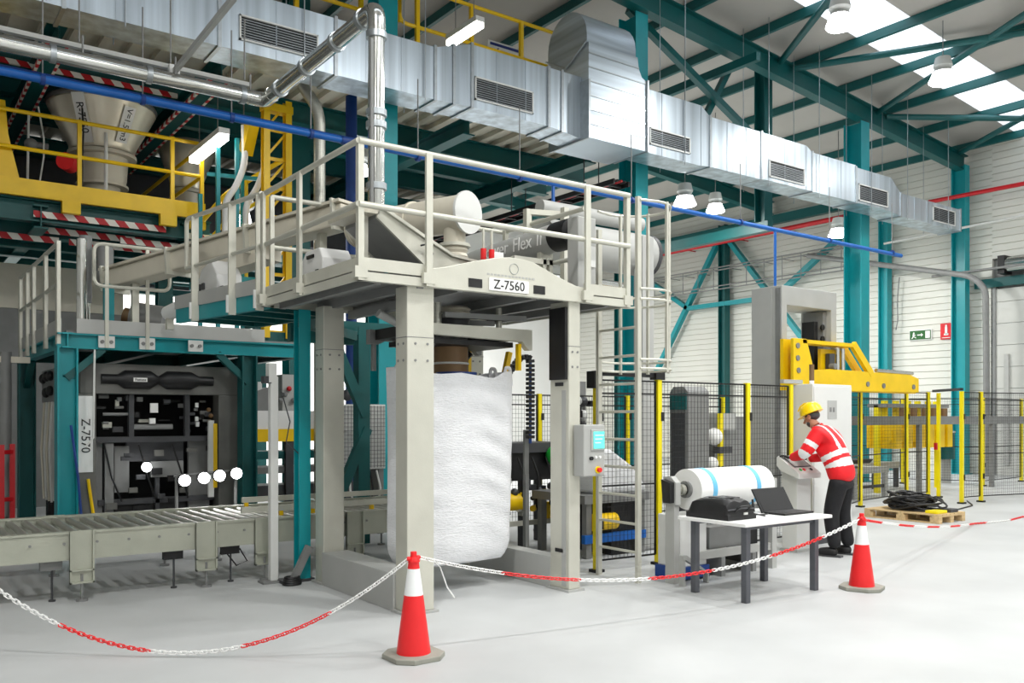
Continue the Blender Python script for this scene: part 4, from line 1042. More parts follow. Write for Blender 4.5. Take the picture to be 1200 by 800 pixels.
cyl((4.6, 7.25, 2.50), (4.6, 7.25, 2.64), 0.16, n=24).build('filling_head', 'dgray', sp, True)
MB().lathe([(0.15, 0), (0.17, 0.02), (0.15, 0.04), (0.17, 0.06), (0.14, 0.08)], (4.6, 7.25, 2.64), 24).build('bellows', 'beige', sp, True)
cyl((4.6, 7.3, 2.33), (4.6, 7.3, 2.02), 0.17, n=24).build('filling_spout', 'copper', sp, True)
MB().lathe([(0.172, 0), (0.18, 0.01), (0.172, 0.02)], (4.6, 7.3, 2.16), 24).build('clamp_band', 'lgray', sp, True)
cyl((4.6, 7.2, 2.08), (4.6, 7.2, 1.93), 0.2, n=24).build('inflatable_collar', 'dblue', sp, True)
for y in (6.86, 7.74):
    for x in (3.98, 5.1):
        b_ = bar((x, y, 2.36), (x, y, 2.1), 0.035, 0.05).build('hook_arm', 'yellow' if x > 4.5 else 'mgray', sp)
bar((5.2, 7.15, 2.3), (5.12, 7.15, 1.98), 0.05, 0.05).build('yellow_hook', 'yellow', sp)
bar((4.95, 7.5, 2.32), (4.7, 7.75, 1.98), 0.06, 0.1).build('pull_arm', 'black', sp)
cyl((3.75, 7.2, 2.6), (4.1, 7.2, 2.46), 0.04, n=12).build('hose', 'gray', sp, True)
for y in (6.95, 7.5): bar((4.3, y, 2.6), (5.25, y, 2.62), 0.05, 0.05).build('guide_rail', 'mgray', sp)
bar((3.86, 6.7, 2.66), (3.86, 8.0, 2.66), 0.06, 0.08).build('guide_rail', 'mgray', sp)

# cable chain
cc = thing('cable_chain', 'black cable chain bending down beside the grey portal leg', 'cable chain', (5.98, 7.8, 0))
path = rounded([(5.6, 7.82, 2.05), (5.85, 7.82, 2.32), (5.98, 7.82, 2.32), (5.98, 7.82, 1.35)], 0.12, 6)
L_ = [0]
for a, b in zip(path, path[1:]): L_.append(L_[-1] + (Vector(b) - Vector(a)).length)
def along(path, L, s):
    for i in range(len(path) - 1):
        if L[i + 1] >= s:
            t = (s - L[i]) / max(1e-6, L[i + 1] - L[i]); return Vector(path[i]).lerp(Vector(path[i + 1]), t)
    return Vector(path[-1])
s_ = 0.0
while s_ < L_[-1] - 0.05:
    MB().bar(along(path, L_, s_), along(path, L_, s_ + 0.034), 0.09, 0.05, ).build('chain_link', 'black', cc); s_ += 0.05
MB().tube(path, 0.018, 6).build('cables', 'dblue', cc, True)
bar((5.98, 7.9, 0.9), (5.98, 7.9, 1.5), 0.06, 0.03).build('mount', 'mgray', cc); bar((5.98, 7.9, 0.0), (5.98, 7.9, 1.0), 0.05, 0.05).build('stand', 'mgray', cc)

# the big bag
def bigbag():
    bm = MB(); NU, NV = 72, 46
    x0, x1, y0, y1 = 3.81, 5.10, 6.88, 7.26
    cx_, cy_ = (x0 + x1) / 2, (y0 + y1) / 2; hx, hy = (x1 - x0) / 2, (y1 - y0) / 2
    rnd = random.Random(3); ph = [(rnd.uniform(2, 9), rnd.uniform(2, 9), rnd.uniform(0, 6), rnd.uniform(0.002, 0.007)) for _ in range(16)]
    vs = []
    for j in range(NV + 1):
        v = j / NV; z = 2.04 - 1.80 * v
        # the closed bottom bulges and tucks in
        pull = 1.0
        if v > 0.86: pull = math.sqrt(max(0.0, 1 - ((v - 0.86) / 0.14) ** 2)) * 0.55 + 0.45
        if v == 1: pull = 0.05
        for i in range(NU):
            t = 2 * PI * i / NU
            c, s = math.cos(t), math.sin(t); e = 0.42
            px = math.copysign(abs(c) ** e, c); py = math.copysign(abs(s) ** e, s)
            sway = 0.02 * math.sin(v * 5)
            x = cx_ + hx * px * (1 - 0.03 * v) * (0.9 + 0.1 * pull) * pull ** 0.4 + sway * 0.4
            bul = 1 - 0.10 * math.sin(PI * v) * (1 - abs(px) ** 3)
            y = cy_ + hy * py * bul * pull
            w = sum(a * math.sin(k1 * 2 * x + k2 * 3.2 * z + p + 1.3 * math.sin(3 * z + p)) for k1, k2, p, a in ph)
            y += (w if py < 0 else -w) * 0.75; x += w * 0.4 * math.copysign(1, px)
            zz = z
            if j == 0:
                zz += 0.05 * (abs(px) ** 4) + 0.02 * math.sin(9 * x) + 0.012 * math.sin(23 * x + y)
            vs.append((x, y, zz))
    fs = []
    for j in range(NV):
        for i in range(NU):
            fs.append((j * NU + i, j * NU + (i + 1) % NU, (j + 1) * NU + (i + 1) % NU, (j + 1) * NU + i))
    fs.append(tuple(range(NV * NU, (NV + 1) * NU)))
    return bm.add(vs, fs)
bag = thing('big_bag', 'white woven bulk bag hanging in the grey bagging frame', 'bag', (4.4, 7.2, 0.25))
o = bigbag().build('bag_body', 'bag', bag, True)
for x, y in ((3.96, 6.95), (5.03, 6.95), (3.96, 7.2), (5.03, 7.2)):
    MB().tube(rounded([(x - 0.05, y, 1.95), (x - 0.02, y, 2.13), (x + 0.03, y, 2.13), (x + 0.05, y, 1.95)], 0.05), 0.018, 6).build('lifting_loop', 'bag', bag, True)
MB().prism([(5.07, 2.0), (5.115, 2.0), (5.10, 1.25), (5.07, 1.25)], 'y', 7.06, 7.09).build('side_seam', 'yellow', bag, label='yellow edge strap of the bag')
for k, xx in enumerate((4.02, 4.12)):
    MB().tube([(xx, 6.84, 0.34), (xx - 0.03 + 0.08 * k, 6.8, 0.28), (xx - 0.04 + 0.14 * k, 6.76, 0.1), (xx - 0.02 + 0.16 * k, 6.7, 0.01)], 0.007, 5).build('tie_string', 'white', bag, True)

# control panel on the right front leg
cp = thing('control_panel', 'grey control box with lit touch screen on the right front leg', 'control panel', (5.45, 6.3, 1.3))
box(5.335, 5.60, 6.16, 6.31, 1.09, 1.575).build('housing', 'gray', cp, bevel=0.012)
box(5.42, 5.59, 6.148, 6.162, 1.33, 1.53).build('screen_bezel', 'gray', cp, bevel=0.008)
box(5.445, 5.58, 6.143, 6.15, 1.35, 1.51).build('touch_screen', 'screen', cp)
for k in range(3): box(5.46, 5.53 + 0.02 * k, 6.139, 6.144, 1.40 + 0.035 * k, 1.41 + 0.035 * k).build('screen_line', 'white', cp)
cyl((5.42, 6.135, 1.26), (5.42, 6.16, 1.26), 0.018, n=12).build('knob', 'black', cp, True)
for x in (5.48, 5.53): cyl((x, 6.145, 1.27), (x, 6.16, 1.27), 0.013, n=12).build('push_button', 'white', cp, True)
cyl((5.51, 6.15, 1.15), (5.51, 6.16, 1.15), 0.034, n=16).build('yellow_disc', 'fyellow', cp, True)
cyl((5.51, 6.12, 1.15), (5.51, 6.15, 1.15), 0.022, n=16).build('stop_button', 'red', cp, True)

# =================================================================== ROLLER CONVEYOR
rc = thing('roller_conveyor', 'long grey roller conveyor running in front of the dark bag machine', 'conveyor', (1.5, 9.3, 0))
for y in (8.62, 10.05):
    MB().box(-2.5, 5.6, y, y + 0.05, 0.37, 0.62).box(-2.5, 5.6, y - 0.015, y + 0.065, 0.605, 0.625).build('side_rail', 'conv', rc)
x = -2.4; proto = None
while x < 5.5:
    if proto is None:
        proto = cyl((0, 8.67, 0.58), (0, 10.05, 0.58), 0.031, n=14).build('roller', 'steel2', rc, True)
        proto.location = (x - rc.location.x + 1.5, 0, 0)
        base = proto
    else:
        r2 = base.copy(); COL.objects.link(r2); r2.parent = rc; r2.location = (x - rc.location.x + 1.5, 0, 0)
    x += 0.135
for x in (-1.6, -0.4, 0.42, 1.52, 2.62, 3.2, 4.2, 5.3):
    for y in (8.6, 10.09):
        lg = MB(); lg.box(x - 0.1, x + 0.1, y, y + 0.02, 0.16, 0.63); lg.box(x - 0.1, x - 0.085, y - 0.03, y + 0.02, 0.16, 0.63); lg.box(x + 0.085, x + 0.1, y - 0.03, y + 0.02, 0.16, 0.63)
        lg.box(x - 0.1, x + 0.1, y - 0.03, y, 0.27, 0.285); lg.box(x - 0.1, x + 0.1, y - 0.03, y, 0.16, 0.175)
        l_ = lg.build('leg', 'conv', rc)
        cyl((x, y, 0.02), (x, y, 0.24), 0.012, n=8).build('levelling_screw', 'mgray', l_)
        cyl((x, y, 0), (x, y, 0.02), 0.05, n=14).build('foot', 'mgray', l_, True)
k = -2.4
while k < 5.5:
    cyl((k, 8.61, 0.52), (k, 8.62, 0.52), 0.012, n=8).build('bolt', 'mgray', rc); k += 0.27
for x, m in ((1.3, 'mgray'), (2.35, 'black'), (2.9, 'black')):
    sb = box(x - 0.1, x + 0.08, 8.7, 8.76, 0.28, 0.36).build('sensor_box', m, rc)
    cyl((x, 8.73, 0.0), (x, 8.73, 0.28), 0.01, n=8).build('stem', 'dgray', sb); cyl((x, 8.73, 0), (x, 8.73, 0.015), 0.03, n=12).build('foot', 'dgray', sb)
MB().tube([(2.98, 8.7, 0.33), (3.05, 8.68, 0.2), (2.95, 8.7, 0.16), (2.85, 8.72, 0.3)], 0.008, 6).build('cable', 'black', rc, True)
rg = thing('guide_rails', 'pair of grey guide rails on the roller conveyor behind the white post', 'rail', (3.2, 9.2, 0.62))
for y, xa in ((8.8, 3.03), (9.85, 3.4)): bar((xa, y, 0.70), (5.55, y, 0.70), 0.04, 0.06).build('rail', 'steel', rg)
for x in (3.45, 3.8, 4.5, 5.5):
    for y in (8.8, 9.85): box(x - 0.02, x + 0.02, y - 0.02, y + 0.02, 0.62, 0.67).build('bracket', 'yellow', rg)

ap = thing('aluminium_post', 'tall pale aluminium post standing in front of the roller conveyor', 'post', (3.23, 8.44, 0))
box(3.19, 3.27, 8.40, 8.48, 0.02, 2.05).build('profile', 'lgray', ap, bevel=0.008)
box(3.1, 3.36, 8.36, 8.52, 0, 0.02).build('base_plate', 'mgray', ap)
box(3.12, 3.2, 8.4, 8.48, 1.98, 2.05).build('cap', 'dgray', ap); box(3.17, 3.25, 8.395, 8.485, 1.99, 2.18).build('sensor', 'lgray', ap)
MB().tube([(3.3, 8.4, 1.9), (3.38, 8.38, 1.6), (3.34, 8.38, 1.4), (3.5, 8.38, 1.25)], 0.006, 6).build('cable', 'dgray', ap, True)
hc = MB()
for k in range(4):
    r = 0.09 - 0.006 * k
    hc.tube([(3.33 + r * math.cos(a * 0.5), 8.2 + r * 0.8 * math.sin(a * 0.5), 0.014 + 0.02 * k) for a in range(12)], 0.012, 6, True)
tag(hc.build('cable_coil', 'black', None, True), 'small coil of black cable on the floor beside the aluminium post', 'cable')
MB().box(5.29, 5.46, 6.6, 8.02, 0.0, 0.30).build('floor_beam', 'gray', st, bevel=0.006)

# =================================================================== CONES AND CHAINS
cn = thing('traffic_cone', 'red and white traffic cone nearest the viewer, in front of the grey frame', 'cone', (3.0, 5.24, 0))
def cone_parts(par, x, y):
    b = [(-0.19, -0.10), (-0.10, -0.19), (0.10, -0.19), (0.19, -0.10), (0.19, 0.10), (0.10, 0.19), (-0.10, 0.19), (-0.19, 0.10)]
    MB().prism([(x + p, y + q) for p, q in b], 'z', 0, 0.035).build('base', 'rubber', par, bevel=0.006)
    def ring(z0, z1, name, m):
        r = lambda z: 0.118 - (z - 0.035) * (0.118 - 0.036) / 0.62
        MB().lathe([(r(z0) * 0.3, z0), (r(z0), z0), (r(z1), z1), (r(z1) * 0.3, z1)], (x, y, 0), 32).build(name, m, par, True)
    ring(0.035, 0.43, 'lower_red_body', 'red'); ring(0.43, 0.61, 'reflective_collar', 'refl'); ring(0.61, 0.655, 'upper_red_body', 'red')
    MB().lathe([(0.045, 0.655), (0.045, 0.66), (0.03, 0.69), (0.022, 0.69), (0.022, 0.72), (0.02, 0.725)], (x, y, 0), 20).build('top_cap', 'red', par, True)
    for s in (-1, 1): MB().ball((x + s * 0.045, y + s * 0.01, 0.68), 0.016).build('chain_hook', 'red', par, True)
cone_parts(cn, 3.0, 5.24)
cn2 = copy_tree(cn); cn2.location = (7.65, 4.78, 0); cn2.rotation_euler = (0, 0, 0.35)
cn2['label'] = 'red and white traffic cone beside the man in the red jacket'
for c_ in (cn, cn2): c_['group'] = 'traffic cones'

def chain(name, path, label, runs, first='red'):
    """links of alternating colour along a sampled path; runs = length of each coloured run"""
    t = thing(name, label, 'chain', tuple(path[0]), 'barrier chains')
    L = [0.0]
    for a, b in zip(path, path[1:]): L.append(L[-1] + (b - a).length)
    s = 0.0; colour = first; left = runs; mb = MB(); k = 0; ll, pitch, wr_ = 0.05, 0.036, 0.0042
    def flush(mb, colour):
        if mb.v: mb.build('%s_links' % colour, 'red' if colour == 'red' else 'white', t, True, kind='stuff')
    while s < L[-1] - ll:
        p = along(path, L, s); q = along(path, L, s + ll); d = (q - p).normalized()
        a = d.cross(Vector((0, 0, 1))).normalized(); b = a.cross(d)
        w = (a + b if k % 2 else a - b).normalized(); c = (p + q) / 2
        pts = [c + d * (ll / 2 - 0.010) * (1 if math.cos(t_) > 0 else -1) + d * 0.012 * math.cos(t_) + w * 0.013 * math.sin(t_) for t_ in [2 * PI * i / 8 + PI / 8 for i in range(8)]]
        mb.tube(pts, wr_, 5, True); k += 1
        s += pitch; left -= pitch
        if left <= 0:
            flush(mb, colour); mb = MB(); colour = 'white' if colour == 'red' else 'red'; left = runs
    flush(mb, colour)
    return t
def sag(p, q, dip, n=60):
    p = Vector(p); q = Vector(q); out = []
    for i in range(n + 1):
        t = i / n; v = p.lerp(q, t); v.z -= dip * 4 * t * (1 - t); v.z = max(v.z, 0.012); out.append(v)
    return out
chain('barrier_chain', sag((2.955, 5.23, 0.68), (0.45, 7.15, 0.70), 0.66), 'red and white plastic chain sagging left from the nearest cone', 0.62, 'white')
chain('barrier_chain', sag((3.045, 5.25, 0.68), (7.61, 4.76, 0.68), 0.34), 'red and white plastic chain hung between the two cones', 0.68, 'white')
chain('barrier_chain', sag((7.69, 4.80, 0.66), (13.55, 6.6, 0.02), 0.06) + [Vector((14.4, 6.5, 0.012)), Vector((16.5, 6.8, 0.012)), Vector((20.5, 7.6, 0.012))], 'red and white plastic chain trailing right from the far cone over the floor', 0.7, 'red')

# =================================================================== TABLE AND WHAT IS ON IT
tb = thing('work_table', 'white topped work table with four dark grey square legs', 'table', (6.75, 5.3, 0))
box(6.12, 7.40, 4.93, 5.72, 0.685, 0.715).build('table_top', 'white', tb, bevel=0.004)
for x, y in ((6.25, 5.62), (6.25, 5.03), (7.24, 5.02), (7.24, 5.60)):
    box(x - 0.03, x + 0.03, y - 0.03, y + 0.03, 0, 0.685).build('leg', 'tlegs', tb, bevel=0.004)
for y in (5.03, 5.61): box(6.28, 7.21, y - 0.015, y + 0.015, 0.645, 0.685).build('apron', 'tlegs', tb)
lb = thing('laptop_bag', 'black padded laptop bag lying on the white table', 'bag', (6.42, 5.5, 0.715))
def bulge(x0, x1, y0, y1, z0, z1, nx=14, ny=10, k=0.6):
    mb = MB(); vs = []
    for j in range(ny + 1):
        for i in range(nx + 1):
            u, v = i / nx * 2 - 1, j / ny * 2 - 1
            e = (max(0, 1 - abs(u) ** 4) * max(0, 1 - abs(v) ** 4)) ** k
            vs.append(((x0 + x1) / 2 + u * (x1 - x0) / 2, (y0 + y1) / 2 + v * (y1 - y0) / 2, z0 + (z1 - z0) * (0.25 + 0.75 * e) * (1 + 0.05 * math.sin(7 * u + 3 * v))))
    fs = [(j * (nx + 1) + i, j * (nx + 1) + i + 1, (j + 1) * (nx + 1) + i + 1, (j + 1) * (nx + 1) + i) for j in range(ny) for i in range(nx)]
    n = len(vs)
    vs += [(v[0], v[1], z0) for v in vs]
    fs += [tuple(i + n for i in reversed(f)) for f in fs]
    edge = [i for i in range(nx + 1)] + [(j + 1) * (nx + 1) - 1 for j in range(1, ny + 1)] + [ny * (nx + 1) + i for i in range(nx - 1, -1, -1)] + [j * (nx + 1) for j in range(ny - 1, 0, -1)]
    for a, b in zip(edge, edge[1:] + edge[:1]): fs.append((a, b, b + n, a + n))
    return mb.add(vs, fs)
bulge(6.17, 6.56, 5.16, 5.66, 0.716, 0.90, k=0.33).build('body', 'black', lb, True)
MB().tube(rounded([(6.28, 5.17, 0.80), (6.28, 5.12, 0.84), (6.44, 5.12, 0.84), (6.44, 5.17, 0.80)], 0.03), 0.01, 6).build('handle', 'black', lb, True)
MB().tube([(6.18, 5.17, 0.81), (6.36, 5.15, 0.82), (6.55, 5.17, 0.81)], 0.006, 6).build('zipper', 'dgray', lb, True)
box(6.3, 6.5, 5.3, 5.5, 0.89, 0.905).build('front_flap', 'black', lb); box(6.38, 6.43, 5.15, 5.16, 0.76, 0.78).build('buckle', 'lgray', lb)
MB().tube(rounded([(6.54, 5.6, 0.84), (6.72, 5.62, 0.77), (6.78, 5.58, 0.73), (6.72, 5.5, 0.725), (6.66, 5.5, 0.74)], 0.04), 0.012, 6).build('shoulder_strap', 'black', lb, True)
lt = thing('laptop', 'open black laptop at the right end of the white table', 'laptop', (7.15, 5.4, 0.715))
R_ = Matrix.Rotation(0.0, 3, 'Z')
box(6.93, 7.38, 5.12, 5.36, 0.717, 0.735).build('keyboard_base', 'black', lt, bevel=0.003)
hinge = (5.37, 0.735)
MB().prism([(5.36, 0.725), (5.375, 0.72), (5.50, 0.94), (5.487, 0.945)], 'x', 6.91, 7.40).build('lid', 'black', lt)
MB().prism([(5.362, 0.735), (5.482, 0.935), (5.484, 0.934), (5.364, 0.734)], 'x', 6.94, 7.37).build('display', 'black', lt)
for k in range(4): box(7.03, 7.33, 5.17 + 0.04 * k, 5.195 + 0.04 * k, 0.735, 0.737).build('key_row', 'dgray', lt)
pa = thing('papers', 'loose white papers between the laptop bag and the laptop', 'paper', (6.85, 5.5, 0.715))
for x, y, r in ((6.84, 5.52, 0.2), (6.9, 5.45, -0.15), (6.87, 5.6, 0.5)):
    c, s = math.cos(r), math.sin(r)
    pts = [(x + a * c - b * s, y + a * s + b * c) for a, b in ((-0.07, -0.1), (0.07, -0.1), (0.07, 0.1), (-0.07, 0.1))]
    z = 0.716 + 0.002 * (x > 6.85) + 0.002 * (y > 5.55)
    MB().prism(pts, 'z', z, z + 0.0015).build('sheet', 'white', pa)
cb = MB().tube(rounded([(7.0, 5.36, 0.725), (6.92, 5.3, 0.723), (6.8, 5.28, 0.723), (6.72, 5.36, 0.723), (6.80, 5.42, 0.727), (6.74, 5.2, 0.723)], 0.05), 0.006, 6).build('laptop_cable', 'black', None, True)
tag(cb, 'thin black cable curling over the white table top', 'cable')
gp_ = cyl((6.83, 5.4, 0.74), (6.86, 5.44, 0.85), 0.011, n=10).build('marker_pen', 'black', None, True)
tag(gp_, 'black pen leaning on the papers on the white table', 'pen')

fr = thing('film_roll', 'big white film roll with two light blue straps behind the table', 'roll', (7.1, 6.05, 0.92))
cyl((6.60, 6.05, 0.92), (7.74, 6.05, 0.92), 0.205, n=40).build('film', 'film', fr, True)
for x in (6.80, 7.48):
    MB().lathe([(0.204, -0.03), (0.210, -0.03), (0.210, 0.03), (0.204, 0.03)], (x, 6.05, 0.92), 40, 'x').build('strap', 'lblue', fr, True)
MB().lathe([(0.075, -0.02), (0.085, -0.02), (0.085, 0.01), (0.055, 0.01), (0.055, -0.02)], (6.59, 6.05, 0.92), 24, 'x').build('core', 'mgray', fr, True)
us = thing('unwinder', 'grey film unwinder stand carrying the white roll', 'machine', (7.0, 6.2, 0))
cyl((6.40, 6.05, 0.92), (6.60, 6.05, 0.92), 0.035, n=16).build('shaft', 'steel2', us, True)
MB().lathe([(0.035, 0), (0.055, 0), (0.055, 0.05), (0.035, 0.05)], (6.50, 6.05, 0.92), 18, 'x').build('collar', 'steel2', us, True)
cyl((7.74, 6.05, 0.92), (7.95, 6.05, 0.92), 0.035, n=16).build('shaft', 'steel2', us, True)
MB().prism([(5.98, 0.78), (6.13, 0.78), (6.15, 1.05), (6.05, 1.06), (5.98, 1.0)], 'x', 6.37, 6.44).build('bearing_arm', 'gray', us)
MB().prism([(6.0, 0.80), (6.10, 0.80), (6.12, 1.03), (6.0, 1.0)], 'x', 6.31, 6.37).build('guard', 'black', us)
box(6.37, 6.44, 6.0, 6.12, 0.0, 0.78).build('arm_post', 'gray', us); box(7.9, 7.98, 6.0, 6.12, 0.0, 0.98).build('arm_post', 'gray', us)
box(6.5, 6.9, 6.05, 6.35, 0.14, 0.66).build('motor_cabinet', 'lgray', us, bevel=0.01); box(6.48, 6.92, 6.03, 6.37, 0.02, 0.14).build('skirt', 'dblue', us)
box(6.75, 7.9, 6.3, 6.36, 0.2, 0.28).build('rail', 'gray', us); box(6.75, 7.9, 6.02, 6.08, 0.2, 0.28).build('rail', 'gray', us)
for x in (7.1, 7.6): box(x - 0.03, x + 0.03, 6.0, 6.4, 0.0, 0.2).build('rail_foot', 'mgray', us)
box(7.0, 7.5, 6.1, 6.3, 0.28, 0.5).build('gear_box', 'mgray', us); box(7.5, 7.8, 6.12, 6.4, 0.1, 0.55).build('black_motor', 'black', us)
bk = thing('floor_bracket', 'low galvanised bracket frame on the floor left of the work table', 'bracket', (6.7, 6.4, 0))
MB().prism([(6.35, 0.0), (6.35, 0.3), (6.40, 0.3), (6.72, 0.1), (6.72, 0.0), (6.70, 0.0), (6.70, 0.09), (6.38, 0.26), (6.38, 0.0)], 'y', 5.86, 5.92).build('plate', 'gray', bk)

# =================================================================== FENCES
def fence(label, pts, h, zb=0.12, gate=(), wire=0.055, pw=0.06, skip=(), name='fence', top=True):
    t = thing(name, label, 'fence', (pts[0][0], pts[0][1], 0))
    for i, (x, y) in enumerate(pts):
        MB().box(x - pw / 2, x + pw / 2, y - pw / 2, y + pw / 2, 0.02, h).build('post', 'fyellow', t)
        box(x - pw, x + pw, y - pw, y + pw, 0, 0.03).build('post_foot', 'black', t)
    for i in range(len(pts) - 1):
        if i in skip: continue
        p = Vector((*pts[i], 0)); q = Vector((*pts[i + 1], 0)); d = (q - p); L = d.length; d.normalize()
        p = p + d * (pw / 2 + 0.015); q = q - d * (pw / 2 + 0.015); L = (q - p).length
        f = MB(); z0, z1 = zb, h - 0.02; up = Vector((0, 0, 1))
        for a, b in (((0, z0), (L, z0)), ((0, z1), (L, z1)), ((0, z0), (0, z1)), ((L, z0), (L, z1)), ((0, (z0 + z1) * 0.42), (L, (z0 + z1) * 0.42)), ((0, z1 - 0.14), (L, z1 - 0.14))):
            f.bar(p + d * a[0] + up * a[1], p + d * b[0] + up * b[1], 0.018, 0.018)
        fr_ = f.build('panel_frame', 'black', t)
        w = MB(); s = wire
        while s < L:
            w.bar(p + d * s + up * z0, p + d * s + up * z1, 0.0032, 0.0032); s += wire
        s = z0 + wire
        while s < z1:
            w.bar(p + up * s, q + up * s, 0.0032, 0.0032); s += wire * 1.15
        w.build('wire_mesh', 'black', fr_, kind='stuff')
        for zz in (0.45, 1.6):
            c = p + up * zz; MB().box(c.x - 0.03, c.x + 0.02, c.y - 0.035, c.y + 0.03, zz, zz + 0.1).build('clip', 'black', t)
    return t
fence('yellow and black mesh fence between the ladder and the grey cabinet', [(6.22, 6.97), (7.09, 6.92), (8.62, 6.92), (9.55, 6.98)], 2.06)
g_ = thing('fence_gate_head', 'black gate head bar above the fence panel beside the ladder', 'gate bar', (6.6, 6.95, 2.06))
bar((6.15, 6.95, 2.11), (7.12, 6.93, 2.11), 0.05, 0.05).build('bar', 'black', g_); box(7.02, 7.16, 6.88, 6.98, 2.06, 2.15).build('end_box', 'black', g_); box(6.12, 6.24, 6.90, 7.02, 1.95, 2.13).build('end_box', 'black', g_)
fence('far yellow mesh fence behind the grey frame and film roll', [(6.9, 9.9), (7.77, 9.95), (9.56, 10.0), (11.15, 10.0), (11.75, 9.95)], 1.98)
fence('yellow mesh fence right of the grey cabinet in front of the conveyor cell', [(10.65, 7.6), (12.3, 8.35), (14.55, 9.12), (16.6, 9.4), (17.35, 9.36)], 2.15, skip=(0,))
fence('yellow mesh fence with an open gate at the right edge of the cell', [(17.55, 9.25), (16.67, 8.34), (17.31, 8.29), (19.6, 7.7)], 2.13, skip=(0,))
gb2 = bar((17.45, 9.3, 2.17), (16.67, 8.34, 2.17), 0.06, 0.05).build('gate_bar', 'black'); tag(gb2, 'black bar across the top of the open fence gate at right', 'gate bar')
fence('rear yellow mesh fence beyond the right conveyor cell', [(19.7, 13.2), (20.5, 11.7), (21.3, 10.15), (23.6, 10.3)], 2.1, skip=())
hd_ = MB().box(17.38, 17.42, 9.2, 9.26, 0.98, 1.12).build('gate_latch', 'redpaint'); tag(hd_, 'red and white gate latch on the yellow gate posts', 'latch')

# =================================================================== CABINET, CONSOLE
cab = thing('electric_cabinet', 'tall light grey electric cabinet behind the man', 'cabinet', (10.1, 6.9, 0))
box(9.72, 10.58, 6.76, 7.08, 0.1, 2.07).build('housing', 'lgray', cab, bevel=0.008); box(9.74, 10.56, 6.78, 7.06, 0.0, 0.1).build('plinth', 'dgray', cab)
box(9.735, 10.565, 6.748, 6.765, 0.14, 2.04).build('door', 'lgray', cab, bevel=0.004)
box(10.02, 10.22, 6.742, 6.75, 1.62, 1.86).build('nameplate', 'gray', cab)
for k in range(2): box(10.06 + 0.07 * k, 10.10 + 0.07 * k, 6.739, 6.743, 1.71, 1.77).build('nameplate_mark', 'mgray', cab)
box(10.5, 10.53, 6.735, 6.75, 1.0, 1.14).build('handle', 'black', cab)
lc = thing('light_column', 'dark signal lamp column on top of the grey cabinet', 'lamp', (9.9, 6.9, 2.07))
cyl((9.9, 6.9, 2.07), (9.9, 6.9, 2.12), 0.03, n=14).build('foot', 'white', lc, True)
cyl((9.9, 6.9, 2.12), (9.9, 6.9, 2.33), 0.032, n=16).build('stack', 'copper', lc, True)
sb_ = box(9.45, 9.85, 7.0, 7.06, 2.08, 2.13).build('shelf_box', 'gray'); tag(sb_, 'grey ledge on top of the fence corner left of the cabinet', 'ledge')
cs = thing('operator_console', 'pale grey sloping operator console on a pedestal in front of the man', 'console', (9.15, 6.6, 0))
box(9.06, 9.34, 6.52, 6.74, 0.03, 0.98).build('pedestal', 'lgray', cs, bevel=0.008); box(9.03, 9.37, 6.5, 6.75, 0, 0.03).build('foot_plate', 'gray', cs)
MB().prism([(6.42, 0.90), (6.42, 0.965), (6.72, 1.17), (6.745, 1.15), (6.745, 1.05), (6.68, 0.98)], 'x', 8.96, 9.40).build('desk', 'lgray', cs, bevel=0.006)
def desk(x0, x1, a, b, h, name, m):
    f = lambda y: 0.965 + (y - 6.42) * 0.205 / 0.30
    MB().prism([(a, f(a) + 0.001), (b, f(b) + 0.001), (b, f(b) + h), (a, f(a) + h)], 'x', x0, x1).build(name, m, cs)
desk(9.01, 9.35, 6.52, 6.69, 0.004, 'display', 'dgray'); desk(9.03, 9.33, 6.535, 6.675, 0.006, 'display_glass', 'gray')
for k in range(4): desk(9.05 + 0.07 * k, 9.08 + 0.07 * k, 6.46, 6.485, 0.014, 'push_button', ('green', 'red', 'white', 'black')[k])

# =================================================================== GREY ARCH MACHINE WITH YELLOW ARM
ar = thing('palletizer_arch', 'tall grey arch shaped machine frame behind the fence', 'machine', (12.9, 9.3, 0))
MB().prism([(12.1, 0.02), (12.24, 0.02), (12.24, 3.5), (13.48, 3.5), (13.48, 0.02), (13.64, 0.02), (13.64, 3.82), (12.1, 3.82)], 'y', 9.0, 9.62).build('frame', 'gray', ar, bevel=0.012)
box(12.085, 12.10, 9.02, 9.12, 0.1, 3.78).build('edge_profile', 'mgray', ar); box(12.085, 12.10, 9.2, 9.6, 0.1, 3.78).build('cover_plate', 'gray', ar)
box(13.38, 13.48, 9.1, 9.5, 0.1, 3.48).build('inner_guide', 'mgray', ar); box(13.2, 13.3, 9.15, 9.4, 0.1, 3.3).build('lift_chain', 'black', ar)
for z in (3.0, 3.2): cyl((13.36, 9.08, z), (13.36, 9.11, z), 0.05, n=14).build('guide_roller', 'black', ar, True)
ya_ = thing('gripper_arm', 'yellow lifting arm with open triangular frame on the grey arch', 'machine arm', (13.5, 8.8, 2.1))
MB().prism([(12.0, 2.08), (15.8, 2.10), (15.8, 2.36), (15.5, 2.42), (13.0, 2.45), (12.55, 2.42), (12.35, 2.92), (12.0, 2.92)], 'y', 8.70, 8.76).build('near_plate', 'ryellow', ya_, bevel=0.008)
MB().prism([(12.0, 2.08), (15.8, 2.10), (15.8, 2.36), (15.5, 2.42), (13.0, 2.45), (12.55, 2.42), (12.35, 2.92), (12.0, 2.92)], 'y', 8.90, 8.96).build('far_plate', 'ryellow', ya_)
box(12.0, 15.8, 8.76, 8.90, 2.08, 2.2).build('base_plate', 'ryellow', ya_)
bar((12.25, 8.83, 2.88), (13.75, 8.83, 2.88), 0.26, 0.06).build('top_bar', 'ryellow', ya_)
